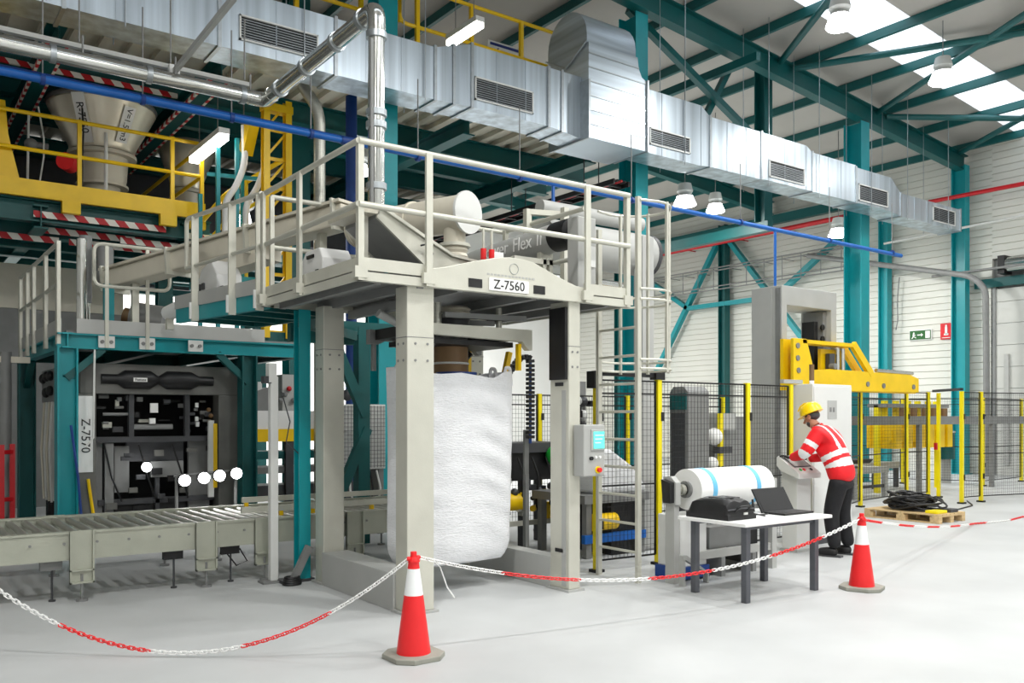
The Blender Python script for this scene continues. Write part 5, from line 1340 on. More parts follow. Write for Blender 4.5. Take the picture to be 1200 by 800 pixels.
bar((13.7, 8.73, 2.9), (14.25, 8.73, 2.4), 0.07, 0.13).build('brace', 'ryellow', ya_); bar((13.7, 8.95, 2.9), (14.25, 8.95, 2.4), 0.07, 0.13).build('brace', 'ryellow', ya_)
box(13.0, 13.7, 8.88, 8.94, 2.42, 2.8).build('back_plate', 'ryellow', ya_)
for x in (13.35, 13.5): cyl((x, 8.8, 2.42), (x, 8.8, 2.82), 0.04, n=12).build('pneumatic_cylinder', 'chrome', ya_, True)
cyl((14.4, 8.72, 2.47), (15.6, 8.72, 2.45), 0.035, n=12).build('piston', 'chrome', ya_, True)
box(13.1, 13.25, 8.78, 8.86, 2.45, 2.72).build('motor', 'dgray', ya_); cyl((13.12, 8.68, 2.5), (13.12, 8.78, 2.5), 0.05, n=12).build('pivot', 'mgray', ya_, True)
for x, z in ((12.1, 2.8), (12.1, 2.6), (12.12, 2.4), (14.1, 2.22), (14.6, 2.2), (15.6, 2.2)):
    cyl((x, 8.68, z), (x, 8.70, z), 0.045, n=12).build('bolt', 'mgray', ya_, True)
box(12.05, 12.2, 8.96, 9.0, 2.1, 2.9).build('slide_plate', 'mgray', ya_)

# =================================================================== THINGS IN THE RIGHT CELL
lg_ = thing('layer_gripper', 'yellow gripper head hanging behind the fence at right', 'machine', (18.9, 10.5, 1.0))
box(17.6, 20.0, 10.3, 10.36, 1.1, 1.36).build('front_plate', 'ryellow', lg_, bevel=0.01); box(17.6, 20.0, 10.8, 10.86, 1.0, 1.5).build('rear_plate', 'ryellow', lg_)
for x in (17.75, 18.2, 18.7, 19.1, 19.55, 19.9):
    box(x - 0.11, x + 0.11, 10.22, 10.9, 0.96, 1.58).build('finger_block', 'ryellow', lg_)
    box(x - 0.05, x + 0.05, 10.5, 10.6, 1.6, 2.0).build('hanger', 'fyellow', lg_)
for x in (18.0, 18.45, 18.9, 19.3, 19.75): cyl((x, 10.28, 1.66), (x, 10.28, 1.84), 0.07, n=12).build('suction_unit', 'copper', lg_, True)
box(17.5, 20.1, 10.35, 10.8, 1.85, 1.93).build('carrier', 'mgray', lg_)
for x in (17.55, 20.05): box(x - 0.05, x + 0.05, 10.55, 10.65, 0.0, 1.9).build('support_leg', 'fyellow', lg_)
gr2 = thing('cell_beam', 'long grey horizontal beam behind the right fence', 'beam', (19, 9.9, 1.5))
box(14.9, 24.0, 9.85, 9.95, 1.48, 1.66).build('beam', 'mgray', gr2)
for x in (15.2, 18.0, 21.2, 23.8): box(x - 0.05, x + 0.05, 9.87, 9.95, 0.0, 1.48).build('leg', 'mgray', gr2)
ctb = thing('pallet_conveyor', 'low grey conveyor table on legs behind the right fence', 'conveyor', (16, 10.4, 0))
box(13.6, 17.0, 10.0, 10.08, 0.50, 0.62).build('side_rail', 'gray', ctb); box(13.6, 17.0, 11.0, 11.08, 0.50, 0.62).build('side_rail', 'gray', ctb)
x = 13.75
while x < 17: cyl((x, 10.08, 0.57), (x, 11.0, 0.57), 0.05, n=10).build('roller', 'steel2', ctb, True); x += 0.2
for x in (13.8, 14.8, 15.8, 16.9):
    for y in (10.04, 11.04): box(x - 0.05, x + 0.05, y - 0.04, y + 0.04, 0, 0.5).build('leg', 'gray', ctb)
box(13.6, 17.0, 10.02, 10.06, 0.2, 0.26).build('stretcher', 'dgray', ctb)
ctc = thing('pallet_conveyor', 'second low grey conveyor further right behind the open gate', 'conveyor', (19, 10.9, 0))
box(17.4, 19.5, 11.2, 11.28, 0.45, 0.6).build('side_rail', 'gray', ctc); box(17.4, 19.5, 12.2, 12.28, 0.45, 0.6).build('side_rail', 'gray', ctc)
x = 17.5
while x < 19.4: cyl((x, 11.28, 0.55), (x, 12.2, 0.55), 0.05, n=10).build('roller', 'steel2', ctc, True); x += 0.25
for x in (17.6, 18.5, 19.4):
    for y in (11.24, 12.24): box(x - 0.05, x + 0.05, y - 0.04, y + 0.04, 0, 0.45).build('leg', 'dgray', ctc)
def pallet(t, x0, x1, y0, y1, z0, along_y=True, nb=5, nt=7):
    """three layers: bottom runners, blocks, deck boards"""
    W = (x1 - x0)
    for k in range(3):
        a = x0 + (W - 0.1) * k / 2
        box(a, a + 0.1, y0, y1, z0, z0 + 0.022).build('runner', 'wood', t)
        for j in range(3):
            b = y0 + (y1 - y0 - 0.145) * j / 2
            box(a, a + 0.1, b, b + 0.145, z0 + 0.022, z0 + 0.1).build('block', 'wood', t)
    for j in range(3):
        b = y0 + (y1 - y0 - 0.1) * j / 2
        box(x0, x1, b, b + 0.1, z0 + 0.1, z0 + 0.122).build('stringer', 'wood', t)
    for k in range(nt):
        a = x0 + (W - 0.1) * k / (nt - 1)
        box(a, a + 0.1, y0, y1, z0 + 0.122, z0 + 0.144).build('deck_board', 'wood', t)
pt = thing('wooden_pallet', 'wooden pallet on the floor under a heap of black cable', 'pallet', (13.6, 7.55, 0))
pallet(pt, 13.2, 14.0, 6.95, 8.2, 0)
hp = MB(); rnd = random.Random(11)
for k in range(26):
    r = rnd.uniform(0.16, 0.36); cx_, cy_ = 13.62 + rnd.uniform(-0.12, 0.12), 7.65 + rnd.uniform(-0.12, 0.1); zc = 0.16 + 0.26 * rnd.random() * (1 - (r - 0.18) / 0.34) + 0.02
    tx, ty = rnd.uniform(-0.25, 0.25), rnd.uniform(-0.25, 0.25)
    pts = [(cx_ + r * math.cos(a), cy_ + r * 1.15 * math.sin(a), max(0.16, zc + tx * r * math.cos(a) + ty * r * math.sin(a) + 0.02 * math.sin(3 * a + k))) for a in [2 * PI * i / 22 for i in range(22)]]
    hp.tube(pts, 0.016, 5, True)
o = hp.build('cable_heap', 'black', None, True, kind='stuff'); tag(o, 'tangled heap of black cable lying on the wooden pallet', 'cable')
o = box(13.25, 13.55, 7.0, 7.2, 0.145, 0.19).build('yellow_case', 'fyellow', bevel=0.01); tag(o, 'small yellow case on the near corner of the wooden pallet', 'case')
o = box(13.62, 13.85, 6.98, 7.16, 0.145, 0.2).build('dark_case', 'dgray', bevel=0.01); tag(o, 'small dark case beside the yellow case on the pallet', 'case')
o = MB().tube(rounded([(13.8, 7.5, 0.16), (14.05, 7.5, 0.16), (14.15, 7.5, 0.03), (15.4, 7.8, 0.012), (16.4, 8.0, 0.012), (17.2, 8.5, 0.012)], 0.1), 0.012, 6).build('floor_cable', 'black', None, True); tag(o, 'black cable running over the floor from the pallet to the fence', 'cable')
ps = thing('stacked_pallet', 'wooden pallet lying on the low conveyor left in the cell', 'pallet', (14.2, 10.5, 0.62))
pallet(ps, 13.65, 14.65, 10.05, 11.05, 0.62)
def sack(c, rx, ry, rz, name, m, label):
    mb = MB(); n, k = 20, 10
    mb.ball((0, 0, 0), rx, ry, rz, n, k)
    mb.v = [(c[0] + x * (1 + 0.08 * math.sin(9 * y)), c[1] + y * (1 + 0.08 * math.sin(8 * x)), max(c[2], c[2] + rz * 0.55 + z * (0.9 + 0.12 * math.sin(11 * x + 7 * y)))) for x, y, z in mb.v]
    o = mb.build(name, m, None, True); return tag(o, label, 'sack')
sack((14.15, 10.5, 0.765), 0.45, 0.42, 0.26, 'green_sack', 'lgreen', 'light green sack lying on the pallet behind the man')
bt = thing('black_tray', 'flat black tray plate on the low conveyor right of the green sack', 'tray', (15.9, 10.5, 0.62))
MB().prism([(15.3, 0.78), (16.6, 0.78), (16.45, 0.70), (15.5, 0.70)], 'y', 10.1, 11.0).build('plate', 'black', bt); box(15.6, 16.2, 10.3, 10.8, 0.62, 0.70).build('foot', 'dgray', bt)
td = thing('teal_drum', 'teal drum housing on a grey foot behind the gate', 'drum', (21.6, 11.2, 0))
cyl((21.6, 11.2, 0.6), (21.6, 11.2, 1.25), 0.2, n=24).build('drum', 'dteal', td, True); cyl((21.6, 11.2, 0), (21.6, 11.2, 0.6), 0.12, n=18).build('foot', 'gray', td, True); cyl((21.6, 11.2, 1.25), (21.6, 11.2, 1.29), 0.22, n=24).build('lid', 'gray', td, True)
gm = thing('lift_column', 'grey slanted lift column behind the fence right of the teal column', 'column', (16.9, 11.6, 0))
bar((16.9, 11.6, 0.02), (16.9, 11.6, 1.45), 0.22, 0.25).build('column', 'mgray', gm); bar((16.9, 11.6, 1.45), (17.3, 11.6, 1.6), 0.2, 0.12).build('head', 'mgray', gm)

# in the middle cell behind the front fence
mg = thing('grey_machine_post', 'dark grey round-topped machine post behind the fence', 'machine', (9.5, 8.7, 0))
MB().prism([(8.5, 0.02), (8.85, 0.02), (8.85, 2.0), (8.78, 2.08), (8.58, 2.08), (8.5, 2.0)], 'x', 9.3, 9.75).build('housing', 'mgray', mg, bevel=0.01); box(9.28, 9.3, 8.52, 8.83, 1.75, 1.98).build('teal_cap', 'dteal', mg); box(9.29, 9.31, 8.55, 8.8, 0.3, 1.7).build('panel', 'dgray', mg)
ms = thing('packing_machine', 'squat grey packing machine with white rolls behind the fence', 'machine', (11, 9.3, 0))
box(10.3, 11.4, 8.9, 9.6, 0.02, 0.75).build('base', 'mgray', ms); box(10.45, 11.35, 9.0, 9.5, 0.75, 1.65).build('hood', 'mgray', ms); box(10.3, 10.7, 8.8, 9.0, 1.45, 1.7).build('top_box', 'gray', ms)
MB().ball((10.2, 8.8, 1.35), 0.13).build('white_reel', 'white', ms, True); MB().ball((10.15, 8.8, 0.95), 0.1).build('white_reel', 'white', ms, True); MB().ball((10.3, 8.8, 0.85), 0.1).build('black_reel', 'black', ms, True)
box(10.2, 10.5, 8.7, 8.82, 1.1, 1.2).build('tray', 'dgray', ms); box(10.25, 10.32, 8.72, 8.78, 0.02, 1.7).build('post', 'fyellow', ms)
bm_ = thing('bag_line_machine', 'black low machine with a green cover seen between portal legs', 'machine', (6.7, 9.0, 0))
box(5.85, 7.3, 8.75, 9.3, 0.85, 1.12).build('black_deck', 'black', bm_); box(5.85, 7.3, 8.7, 9.35, 1.2, 1.32).build('black_rail', 'dgray', bm_); box(5.9, 7.25, 8.75, 9.25, 1.12, 1.2).build('side_panel', 'black', bm_)
MB().ball((7.0, 8.66, 1.15), 0.11, 0.1, 0.13).build('green_cover', 'green', bm_, True)
for x in (5.95, 6.6, 7.2):
    for y in (8.8, 9.25): box(x - 0.04, x + 0.04, y - 0.04, y + 0.04, 0, 0.85).build('leg', 'dgray', bm_)
cyl((6.2, 8.7, 0.6), (6.55, 8.7, 0.6), 0.11, n=18).build('yellow_motor', 'ryellow', bm_, True); cyl((6.9, 8.7, 0.45), (7.15, 8.7, 0.45), 0.1, n=18).build('yellow_motor', 'ryellow', bm_, True)
for k in range(7): MB().ball((6.0 + 0.19 * k, 8.66, 0.72 + 0.05 * (k % 2)), 0.05).build('valve_block', 'dgray', bm_, True)
box(5.9, 7.3, 8.66, 8.7, 0.3, 0.36).build('stretcher', 'steel', bm_)
wsx = thing('white_sheet_bag', 'flat white bulk bag lying on the bench behind the fence', 'bag', (7.2, 8.1, 0.6))
MB().prism([(6.82, 1.28), (7.08, 1.26), (7.42, 1.06), (7.64, 0.82), (7.64, 0.74), (6.82, 0.74)], 'y', 7.66, 8.1).build('bag_body', 'bag', wsx, bevel=0.04)
bn = thing('bench', 'low grey bench under the flat white bag', 'bench', (7.3, 8.1, 0))
box(6.6, 7.64, 7.6, 8.6, 0.64, 0.74).build('top', 'mgray', bn)
for x in (6.7, 7.56):
    for y in (7.68, 8.52): box(x - 0.04, x + 0.04, y - 0.04, y + 0.04, 0, 0.64).build('leg', 'mgray', bn)
cyl((6.75, 7.65, 0.42), (7.1, 7.65, 0.42), 0.1, n=16).build('yellow_motor', 'ryellow', bn, True); box(6.62, 7.6, 7.62, 7.68, 0.18, 0.28).build('blue_strip', 'blue', bn); box(7.1, 7.5, 7.7, 8.4, 0.0, 0.64).build('black_box', 'black', bn)
rb = thing('machine_tower', 'small dark tower of valves and pipes behind the ladder', 'machine', (8.9, 10.6, 0))
bar((8.9, 10.6, 0.02), (8.9, 10.6, 2.2), 0.35, 0.35).build('tower', 'mgray', rb)
for k in range(6): MB().ball((8.72 + 0.12 * (k % 3), 10.38, 1.45 + 0.22 * (k // 2)), 0.09).build('valve', 'dgray' if k % 2 else 'lgray', rb, True)
box(8.55, 8.75, 10.3, 10.42, 1.7, 2.2).build('blue_box', 'dblue', rb)

# valves, hoses and small drives inside the black machine and around the bench
rnd = random.Random(5)
for k in range(30):
    x_, z_ = rnd.uniform(5.95, 7.25), rnd.uniform(0.35, 0.84)
    m_ = rnd.choice(['dgray', 'black', 'ryellow', 'lgray', 'steel2', 'black'])
    if k % 2: cyl((x_, 8.66, z_), (x_ + rnd.uniform(0.05, 0.14), 8.72, z_), rnd.uniform(0.02, 0.045), n=10).build('drive', m_, bm_, True)
    else: box(x_, x_ + rnd.uniform(0.04, 0.12), 8.66, 8.74, z_, z_ + rnd.uniform(0.03, 0.08)).build('clamp_block', m_, bm_)
for k in range(6):
    x_ = 6.0 + 0.22 * k
    MB().tube(rounded([(x_, 8.68, 1.14), (x_ + 0.06, 8.6, 0.9), (x_ + 0.02, 8.62, 0.6), (x_ + 0.1, 8.68, 0.45)], 0.1), 0.013, 6).build('air_hose', 'black', bm_, True)
for k in range(14):
    x_, z_ = rnd.uniform(8.55, 9.2), rnd.uniform(0.8, 2.1)
    box(x_, x_ + rnd.uniform(0.05, 0.15), 10.3, 10.4, z_, z_ + rnd.uniform(0.04, 0.12)).build('valve_block', rnd.choice(['dgray', 'lgray', 'black', 'copper']), rb)
# =================================================================== LEFT BACKGROUND, seen through the frames
wm = thing('white_yellow_machine', 'white machine housing with a yellow stripe behind the roller conveyor', 'machine', (5.2, 13, 0))
box(4.45, 6.3, 12.9, 13.5, 1.46, 1.74).build('white_housing', 'white', wm); box(4.45, 6.3, 12.88, 13.5, 1.27, 1.46).build('yellow_stripe', 'yellow', wm)
for x in (4.55, 5.2, 6.2): box(x - 0.06, x + 0.06, 12.9, 13.0, 0, 1.27).build('leg', 'yellow' if x < 5 else 'dgray', wm)
box(4.45, 6.3, 12.95, 13.4, 1.0, 1.12).build('green_belt', 'dteal', wm); box(4.45, 6.3, 12.95, 13.4, 0.78, 0.88).build('frame_rail', 'mgray', wm); box(4.45, 6.3, 12.95, 13.4, 0.4, 0.6).build('frame_rail', 'dgray', wm)
MB().prism([(4.5, 1.74), (4.95, 1.74), (5.0, 2.0), (4.9, 2.1), (4.6, 2.0)], 'y', 13.0, 13.3).build('motor_hood', 'mgray', wm); box(4.48, 4.62, 12.95, 13.05, 1.74, 1.98).build('black_box', 'black', wm)
cyl((4.75, 13.1, 2.05), (4.75, 13.1, 2.18), 0.08, n=16).build('hood_cap', 'lgray', wm, True); box(5.1, 5.4, 12.95, 13.3, 1.74, 2.3).build('valve_cabinet', 'gray', wm)
for k in range(5): MB().ball((5.05 + 0.07 * k, 12.9, 1.9 + 0.09 * (k % 3)), 0.04).build('valve', 'redpaint' if k == 2 else 'mgray', wm, True)
mc = thing('mesh_cabinet', 'grey mesh covered cabinet behind the rear leg of the frame', 'cabinet', (5.45, 11.2, 0))
box(5.15, 5.85, 11.02, 11.6, 0.92, 1.82).build('housing', 'lgray', mc)
w_ = MB()
for k in range(14): w_.bar((5.17 + 0.05 * k, 11.0, 0.94), (5.17 + 0.05 * k, 11.0, 1.8), 0.006)
for k in range(16): w_.bar((5.16, 11.0, 0.96 + 0.055 * k), (5.84, 11.0, 0.96 + 0.055 * k), 0.006)
w_.build('wire_mesh', 'dgray', mc, kind='stuff')
for x in (5.2, 5.8): box(x - 0.04, x + 0.04, 11.05, 11.55, 0, 0.92).build('leg', 'mgray', mc)
cyl((5.5, 11.2, 1.82), (5.5, 11.2, 2.0), 0.05, n=14).build('gauge_stem', 'mgray', mc, True); cyl((5.5, 11.12, 2.06), (5.5, 11.16, 2.06), 0.09, n=20).build('gauge', 'white', mc, True)
MB().ball((5.35, 11.2, 1.95), 0.08).build('regulator', 'dgray', mc, True)
for k in range(5): MB().tube(rounded([(5.3 + 0.1 * k, 11.0, 0.9), (5.28 + 0.12 * k, 10.96, 0.6), (5.4 + 0.05 * k, 10.95, 0.35), (5.5, 11.0, 0.5)], 0.1), 0.014, 6).build('hose', 'black' if k % 2 else 'lgray', mc, True)
tbz = thing('brace_frame', 'dark teal crossed brace frame behind the hanging bag', 'frame', (4.9, 9.9, 0))
bar((4.62, 10.2, 2.75), (5.12, 10.2, 1.66), 0.1, 0.12).build('brace', 'dteal', tbz); bar((5.15, 10.2, 1.5), (4.6, 10.2, 0.3), 0.1, 0.12).build('brace', 'dteal', tbz); bar((5.1, 10.25, 0.02), (5.1, 10.25, 2.8), 0.16, 0.16).build('post', 'dteal', tbz)
bar((4.55, 10.25, 2.78), (5.9, 10.25, 2.78), 0.14, 0.16).build('head_beam', 'dteal', tbz)
lp = thing('grey_pipe_post', 'grey pipe post at the left edge behind the teal platform', 'post', (1.45, 13.2, 0))
cyl((1.42, 13.2, 0), (1.42, 13.2, 2.5), 0.07, n=18).build('post', 'mgray', lp, True); bar((1.3, 13.2, 2.4), (1.7, 13.2, 2.4), 0.08, 0.08).build('arm', 'beige', lp)
rs = thing('red_stand', 'red steel stand at the far left edge of the floor', 'stand', (1.35, 12.6, 0))
for x, y in ((1.3, 12.5), (1.45, 12.8)): bar((x, y, 0), (x, y, 1.3), 0.06, 0.06).build('leg', 'redpaint', rs)
for z in (0.6, 1.2): bar((1.0, 12.5, z), (1.46, 12.8, z), 0.05, 0.05).build('bar', 'redpaint', rs)
pnl = thing('partition_panel', 'grey partition wall panel behind the left edge of the platform', 'panel', (1.5, 18, 0))
box(-3.9, 3.9, 18.0, 18.1, 0, 3.6).build('panel', 'mgray', pnl); box(-3.9, 3.9, 17.96, 18.12, 3.6, 4.4).build('top_strip', 'beige', pnl)
for x in (1.05, 1.75): box(x, x + 0.06, 17.94, 18.0, 0.4, 2.9).build('white_frame', 'white', pnl)
box(1.11, 1.75, 17.97, 18.0, 0.4, 2.85).build('dark_glass', 'glass', pnl)
# =================================================================== THE MAN AT THE CONSOLE
man = thing('person', 'man in red high-visibility jacket and yellow helmet bending over the console', 'person', (9.26, 6.15, 0), rotz=0.22)
def skinned(name, joints, bones, m, parent, levels=2, root=0):
    """continuous skinned surface: joints {key: (pos, radius)}, bones [(a, b)]; local coordinates, y = forward"""
    keys = list(joints); idx = {k: i for i, k in enumerate(keys)}
    me = bpy.data.meshes.new(name)
    me.from_pydata([joints[k][0] for k in keys], [(idx[a], idx[b]) for a, b in bones], [])
    o = bpy.data.objects.new(name, me); COL.objects.link(o)
    sk = o.modifiers.new('skin', 'SKIN'); sk.use_smooth_shade = True
    lay = me.skin_vertices[0] if me.skin_vertices else None
    if lay is None:
        me.attributes.new; bpy.context.view_layer.objects.active = o; bpy.ops.mesh.customdata_skin_add(); lay = me.skin_vertices[0]
    for k in keys:
        r = joints[k][1]; r = (r, r) if not isinstance(r, tuple) else r
        lay.data[idx[k]].radius = r; lay.data[idx[k]].use_root = (idx[k] == root)
    ss = o.modifiers.new('sub', 'SUBSURF'); ss.levels = levels; ss.render_levels = levels
    dg_ = bpy.context.evaluated_depsgraph_get(); dg_.update()
    new = bpy.data.meshes.new_from_object(o.evaluated_get(dg_))
    bpy.data.objects.remove(o); new.name = name
    new.materials.clear(); new.materials.append(M[m])
    new.polygons.foreach_set('use_smooth', [True] * len(new.polygons))
    r = bpy.data.objects.new(name, new); COL.objects.link(r); r.parent = parent
    return r
V = Vector
pel = V((0, -0.10, 0.97)); waist = V((0, -0.06, 1.10)); chest = V((0, 0.06, 1.30)); upch = V((0, 0.14, 1.44)); neck = V((0, 0.20, 1.53)); head = V((0, 0.28, 1.62))
shL = V((-0.19, 0.13, 1.43)); shR = V((0.19, 0.13, 1.43)); elL = V((-0.28, 0.24, 1.21)); elR = V((0.27, 0.20, 1.16)); wrL = V((-0.16, 0.46, 1.15)); wrR = V((0.12, 0.36, 1.13))
hpL = V((-0.10, -0.09, 0.93)); hpR = V((0.10, -0.09, 0.93)); knL = V((-0.12, -0.01, 0.50)); knR = V((0.13, -0.05, 0.50)); akL = V((-0.13, -0.06, 0.10)); akR = V((0.15, -0.12, 0.10))
# body: head, neck, forearms and trunk in one skin
J = {'pel': (pel, 0.10), 'waist': (waist, 0.10), 'chest': (chest, 0.12), 'up': (upch, 0.10), 'neck': (neck, 0.058), 'jaw': (head + V((0, 0.01, -0.03)), (0.062, 0.07)), 'cran': (head + V((0, 0.0, 0.06)), (0.075, 0.085)), 'top': (head + V((0, -0.015, 0.115)), 0.05),
     'shL': (shL, 0.06), 'shR': (shR, 0.06), 'elL': (elL, 0.042), 'elR': (elR, 0.042), 'wrL': (wrL, 0.028), 'wrR': (wrR, 0.028), 'hpL': (hpL, 0.08), 'hpR': (hpR, 0.08), 'knL': (knL, 0.055), 'knR': (knR, 0.055), 'akL': (akL, 0.04), 'akR': (akR, 0.04)}
B = [('pel', 'waist'), ('waist', 'chest'), ('chest', 'up'), ('up', 'neck'), ('neck', 'jaw'), ('jaw', 'cran'), ('cran', 'top'), ('up', 'shL'), ('up', 'shR'), ('shL', 'elL'), ('elL', 'wrL'), ('shR', 'elR'), ('elR', 'wrR'), ('pel', 'hpL'), ('pel', 'hpR'), ('hpL', 'knL'), ('knL', 'akL'), ('hpR', 'knR'), ('knR', 'akR')]
body = skinned('body', J, B, 'skin', man)
fw = V((0, 0.86, -0.5)).normalized(); upv = V((0, 0.5, 0.86)).normalized()
fc = head + V((0, 0, 0.02))
def local(mb, name, m, par, smooth=True): return mb.build(name, m, par, smooth, local=True)
local(MB().cyl(fc + fw * 0.075 + upv * 0.01, fc + fw * 0.11 - upv * 0.025, 0.010, 0.018, 10), 'nose', 'skin', body)
for s in (-1, 1):
    local(MB().ball(tuple(fc + fw * 0.076 + upv * 0.02 + V((s * 0.032, 0, 0))), 0.012), 'eye', 'white', body)
    local(MB().ball(tuple(fc + V((s * 0.078, -0.005, 0.0))), 0.014, 0.024, 0.034), 'ear', 'skin', body)
local(MB().bar(fc + fw * 0.082 - upv * 0.055 - V((0.022, 0, 0)), fc + fw * 0.082 - upv * 0.055 + V((0.022, 0, 0)), 0.008), 'mouth', 'redpaint', body)
hr = MB().ball((0, 0, 0), 0.081, 0.092, 0.085, 18, 12); hr.v = [tuple(head + V((x, y - 0.018, z * 0.8 + 0.05))) for x, y, z in hr.v]
local(hr, 'hair', 'dgray', body)
brd = MB().ball((0, 0, 0), 0.06, 0.045, 0.05, 14, 8); brd.v = [tuple(fc + fw * 0.04 - upv * 0.06 + V((x, y, z))) for x, y, z in brd.v]
local(brd, 'beard', 'dgray', body)
# helmet
hm = MB(); n = 24
prof = [(0.13, -0.012), (0.125, 0.0), (0.118, 0.05), (0.10, 0.09), (0.07, 0.115), (0.03, 0.128), (0.004, 0.13)]
vs = []
for r, h in prof:
    for i in range(n):
        t = 2 * PI * i / n
        y = r * 1.12 * math.sin(t); x = r * math.cos(t)
        if h < -0.005 and math.sin(t) > 0: y += 0.045 * math.sin(t) ** 2
        vs.append(head + V((0, -0.005, 0.075)) + V((x, 0, 0)) + V((0, math.cos(0.42), -math.sin(0.42))) * y + V((0, math.sin(0.42), math.cos(0.42))) * h)
fs = [(k * n + i, k * n + (i + 1) % n, (k + 1) * n + (i + 1) % n, (k + 1) * n + i) for k in range(len(prof) - 1) for i in range(n)] + [tuple(range((len(prof) - 1) * n, len(prof) * n))]
fs += [tuple(range(n - 1, -1, -1))]
hm.add(vs, fs); helmet = local(hm, 'helmet', 'helmet', man)
local(MB().tube([head + V((0, math.cos(0.42), -math.sin(0.42))) * a + V((0, math.sin(0.42), math.cos(0.42))) * (0.07 + 0.135 * math.sqrt(max(0, 1 - (a / 0.135) ** 2))) for a in (-0.11, -0.06, 0, 0.06, 0.11)], 0.010, 6), 'helmet_ridge', 'helmet', helmet)
# jacket: trunk and sleeves, then bands by distance along each limb
J = {'hem': (V((0, -0.12, 0.84)), (0.205, 0.17)), 'w': (V((0, -0.08, 1.05)), (0.20, 0.165)), 'c': (V((0, 0.03, 1.27)), (0.205, 0.165)), 'u': (V((0, 0.11, 1.42)), (0.16, 0.13)), 'k': (V((0, 0.18, 1.515)), 0.078), 'k2': (V((0, 0.205, 1.55)), 0.07),
     'sL': (shL, 0.10), 'mL': ((shL + elL) / 2, 0.09), 'eL': (elL, 0.078), 'fL': ((elL + wrL) / 2, 0.066), 'wL': (wrL, 0.048), 'sR': (shR, 0.10), 'mR': ((shR + elR) / 2, 0.09), 'eR': (elR, 0.078), 'fR': ((elR + wrR) / 2, 0.06), 'wR': (wrR, 0.048)}
B = [('hem', 'w'), ('w', 'c'), ('c', 'u'), ('u', 'k'), ('k', 'k2'), ('u', 'sL'), ('sL', 'mL'), ('mL', 'eL'), ('eL', 'fL'), ('fL', 'wL'), ('u', 'sR'), ('sR', 'mR'), ('mR', 'eR'), ('eR', 'fR'), ('fR', 'wR')]
jk = skinned('jacket', J, B, 'hivis', man, 5)
jk.data.materials.append(M['refl'])
def near(p, chain_):
    best = (9, 0, 0); acc = 0
    for a, b in zip(chain_, chain_[1:]):
        d = b - a; t = max(0, min(1, (p - a).dot(d) / d.length_squared)); dist = (p - a - d * t).length
        if dist < best[0]: best = (dist, acc + t * d.length)
        acc += d.length
    return best[0], best[1]
trunk = [V((0, -0.11, 0.86)), V((0, -0.07, 1.08)), V((0, 0.03, 1.27)), V((0, 0.11, 1.42)), V((0, 0.19, 1.53))]
armL = [shL, elL, wrL]; armR = [shR, elR, wrR]
for pgn in jk.data.polygons:
    c = V(pgn.center)
    dt, st_ = near(c, trunk); dl, sl = near(c, armL); dr_, sr_ = near(c, armR)
    if min(dl, dr_) < 0.12 and (abs(c.x) > 0.20 or c.z < 1.3 and c.y > 0.16):
        s0 = sl if dl < dr_ else sr_
        if 0.10 < s0 < 0.16 or 0.24 < s0 < 0.30: pgn.material_index = 1
    else:
        if 0.20 < st_ < 0.265 or 0.31 < st_ < 0.375: pgn.material_index = 1
        elif st_ >= 0.375 and 0.07 < abs(c.x) < 0.125: pgn.material_index = 1
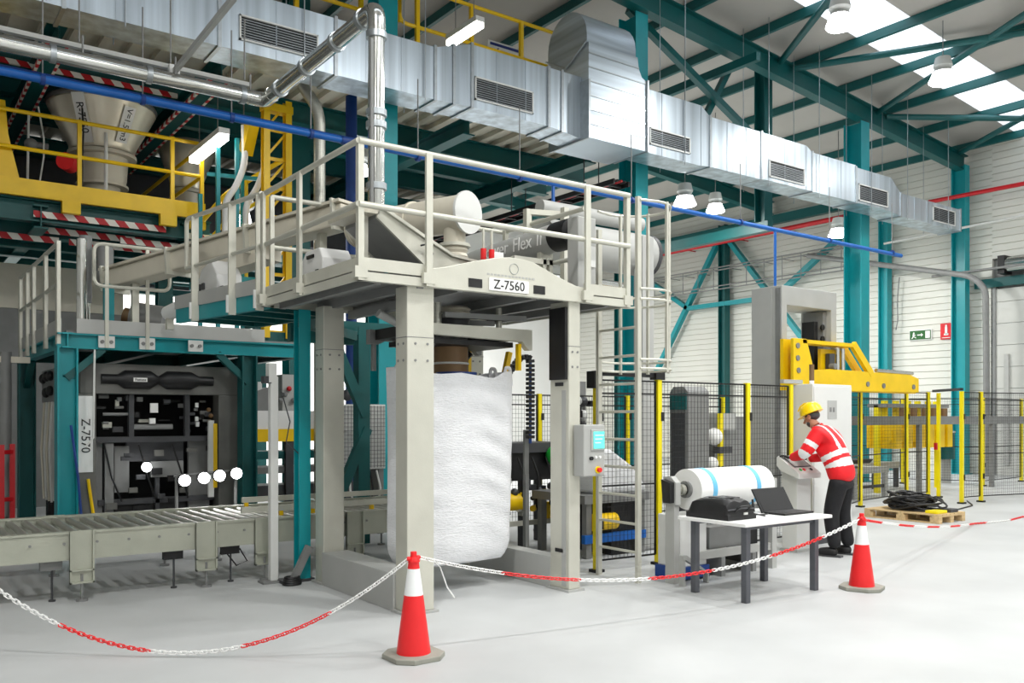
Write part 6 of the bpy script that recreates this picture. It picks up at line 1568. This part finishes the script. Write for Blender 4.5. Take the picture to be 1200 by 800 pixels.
# trousers
J = {'p': (V((0, -0.11, 0.93)), (0.13, 0.11)), 'hL': (hpL + V((0, 0, -0.08)), 0.118), 'hR': (hpR + V((0, 0, -0.08)), 0.118), 'kL': (knL, 0.096), 'kR': (knR, 0.096), 'aL': (akL + V((0, -0.005, -0.012)), 0.078), 'aR': (akR + V((0, -0.005, -0.012)), 0.078)}
B = [('p', 'hL'), ('p', 'hR'), ('hL', 'kL'), ('hR', 'kR'), ('kL', 'aL'), ('kR', 'aR')]
skinned('trousers', J, B, 'navy', man, 2)
for a in (akL, akR):
    J = {'h': (V((a.x, a.y - 0.04, 0.05)), (0.056, 0.062)), 'm': (V((a.x, a.y + 0.06, 0.06)), (0.064, 0.062)), 't': (V((a.x * 1.1, a.y + 0.2, 0.046)), (0.056, 0.044))}
    shoe = skinned('shoe', J, [('h', 'm'), ('m', 't')], 'black', man, 2)
    local(MB().prism([(a.x - 0.045, a.y - 0.085), (a.x + 0.045, a.y - 0.085), (a.x * 1.1 + 0.05, a.y + 0.12), (a.x * 1.1 + 0.02, a.y + 0.185), (a.x * 1.1 - 0.02, a.y + 0.185), (a.x * 1.1 - 0.05, a.y + 0.12)], 'z', 0.0, 0.02), 'sole', 'dgray', shoe)
# gloved hands: palm and five separate fingers
def hand(w, d, side, bend, name='glove'):
    """w wrist, d pointing direction, side = direction of the thumb"""
    d = d.normalized(); s = (side - d * side.dot(d)).normalized(); nrm = d.cross(s)
    if nrm.z > 0: nrm = -nrm
    J = {'w': (w, (0.026, 0.02)), 'p': (w + d * 0.05, (0.034, 0.018)), 'q': (w + d * 0.085, (0.034, 0.015))}; Bn = [('w', 'p'), ('p', 'q')]
    h = skinned(name, J, Bn, 'black', man, 2)
    for k, (off, ln) in enumerate(((0.026, 0.072), (0.009, 0.08), (-0.009, 0.075), (-0.026, 0.058))):
        a = w + d * 0.075 + s * off; b = a + d * ln * 0.5 + nrm * ln * 0.10 * bend; c = b + d * ln * 0.32 + nrm * ln * 0.28 * bend; e = c + d * ln * 0.14 + nrm * ln * 0.25 * bend
        local(MB().tube([a, b, c, e], [0.0095, 0.009, 0.0085, 0.006], 8), 'finger', 'black', h)
    a = w + d * 0.03 + s * 0.026; b = a + d * 0.03 + s * 0.025; c = b + d * 0.03 + s * 0.006 + nrm * 0.01
    local(MB().tube([w + d * 0.02 + s * 0.012, a, b, c], [0.012, 0.011, 0.010, 0.007], 8), 'thumb', 'black', h)
hand(wrL + (wrL - elL).normalized() * 0.015, V((0.12, 0.9, 0.28)), V((1, 0, 0)), 1.0)
hand(wrR + (wrR - elR).normalized() * 0.015, V((-0.3, 0.8, 0.2)), V((-1, 0, 0)), 1.0)
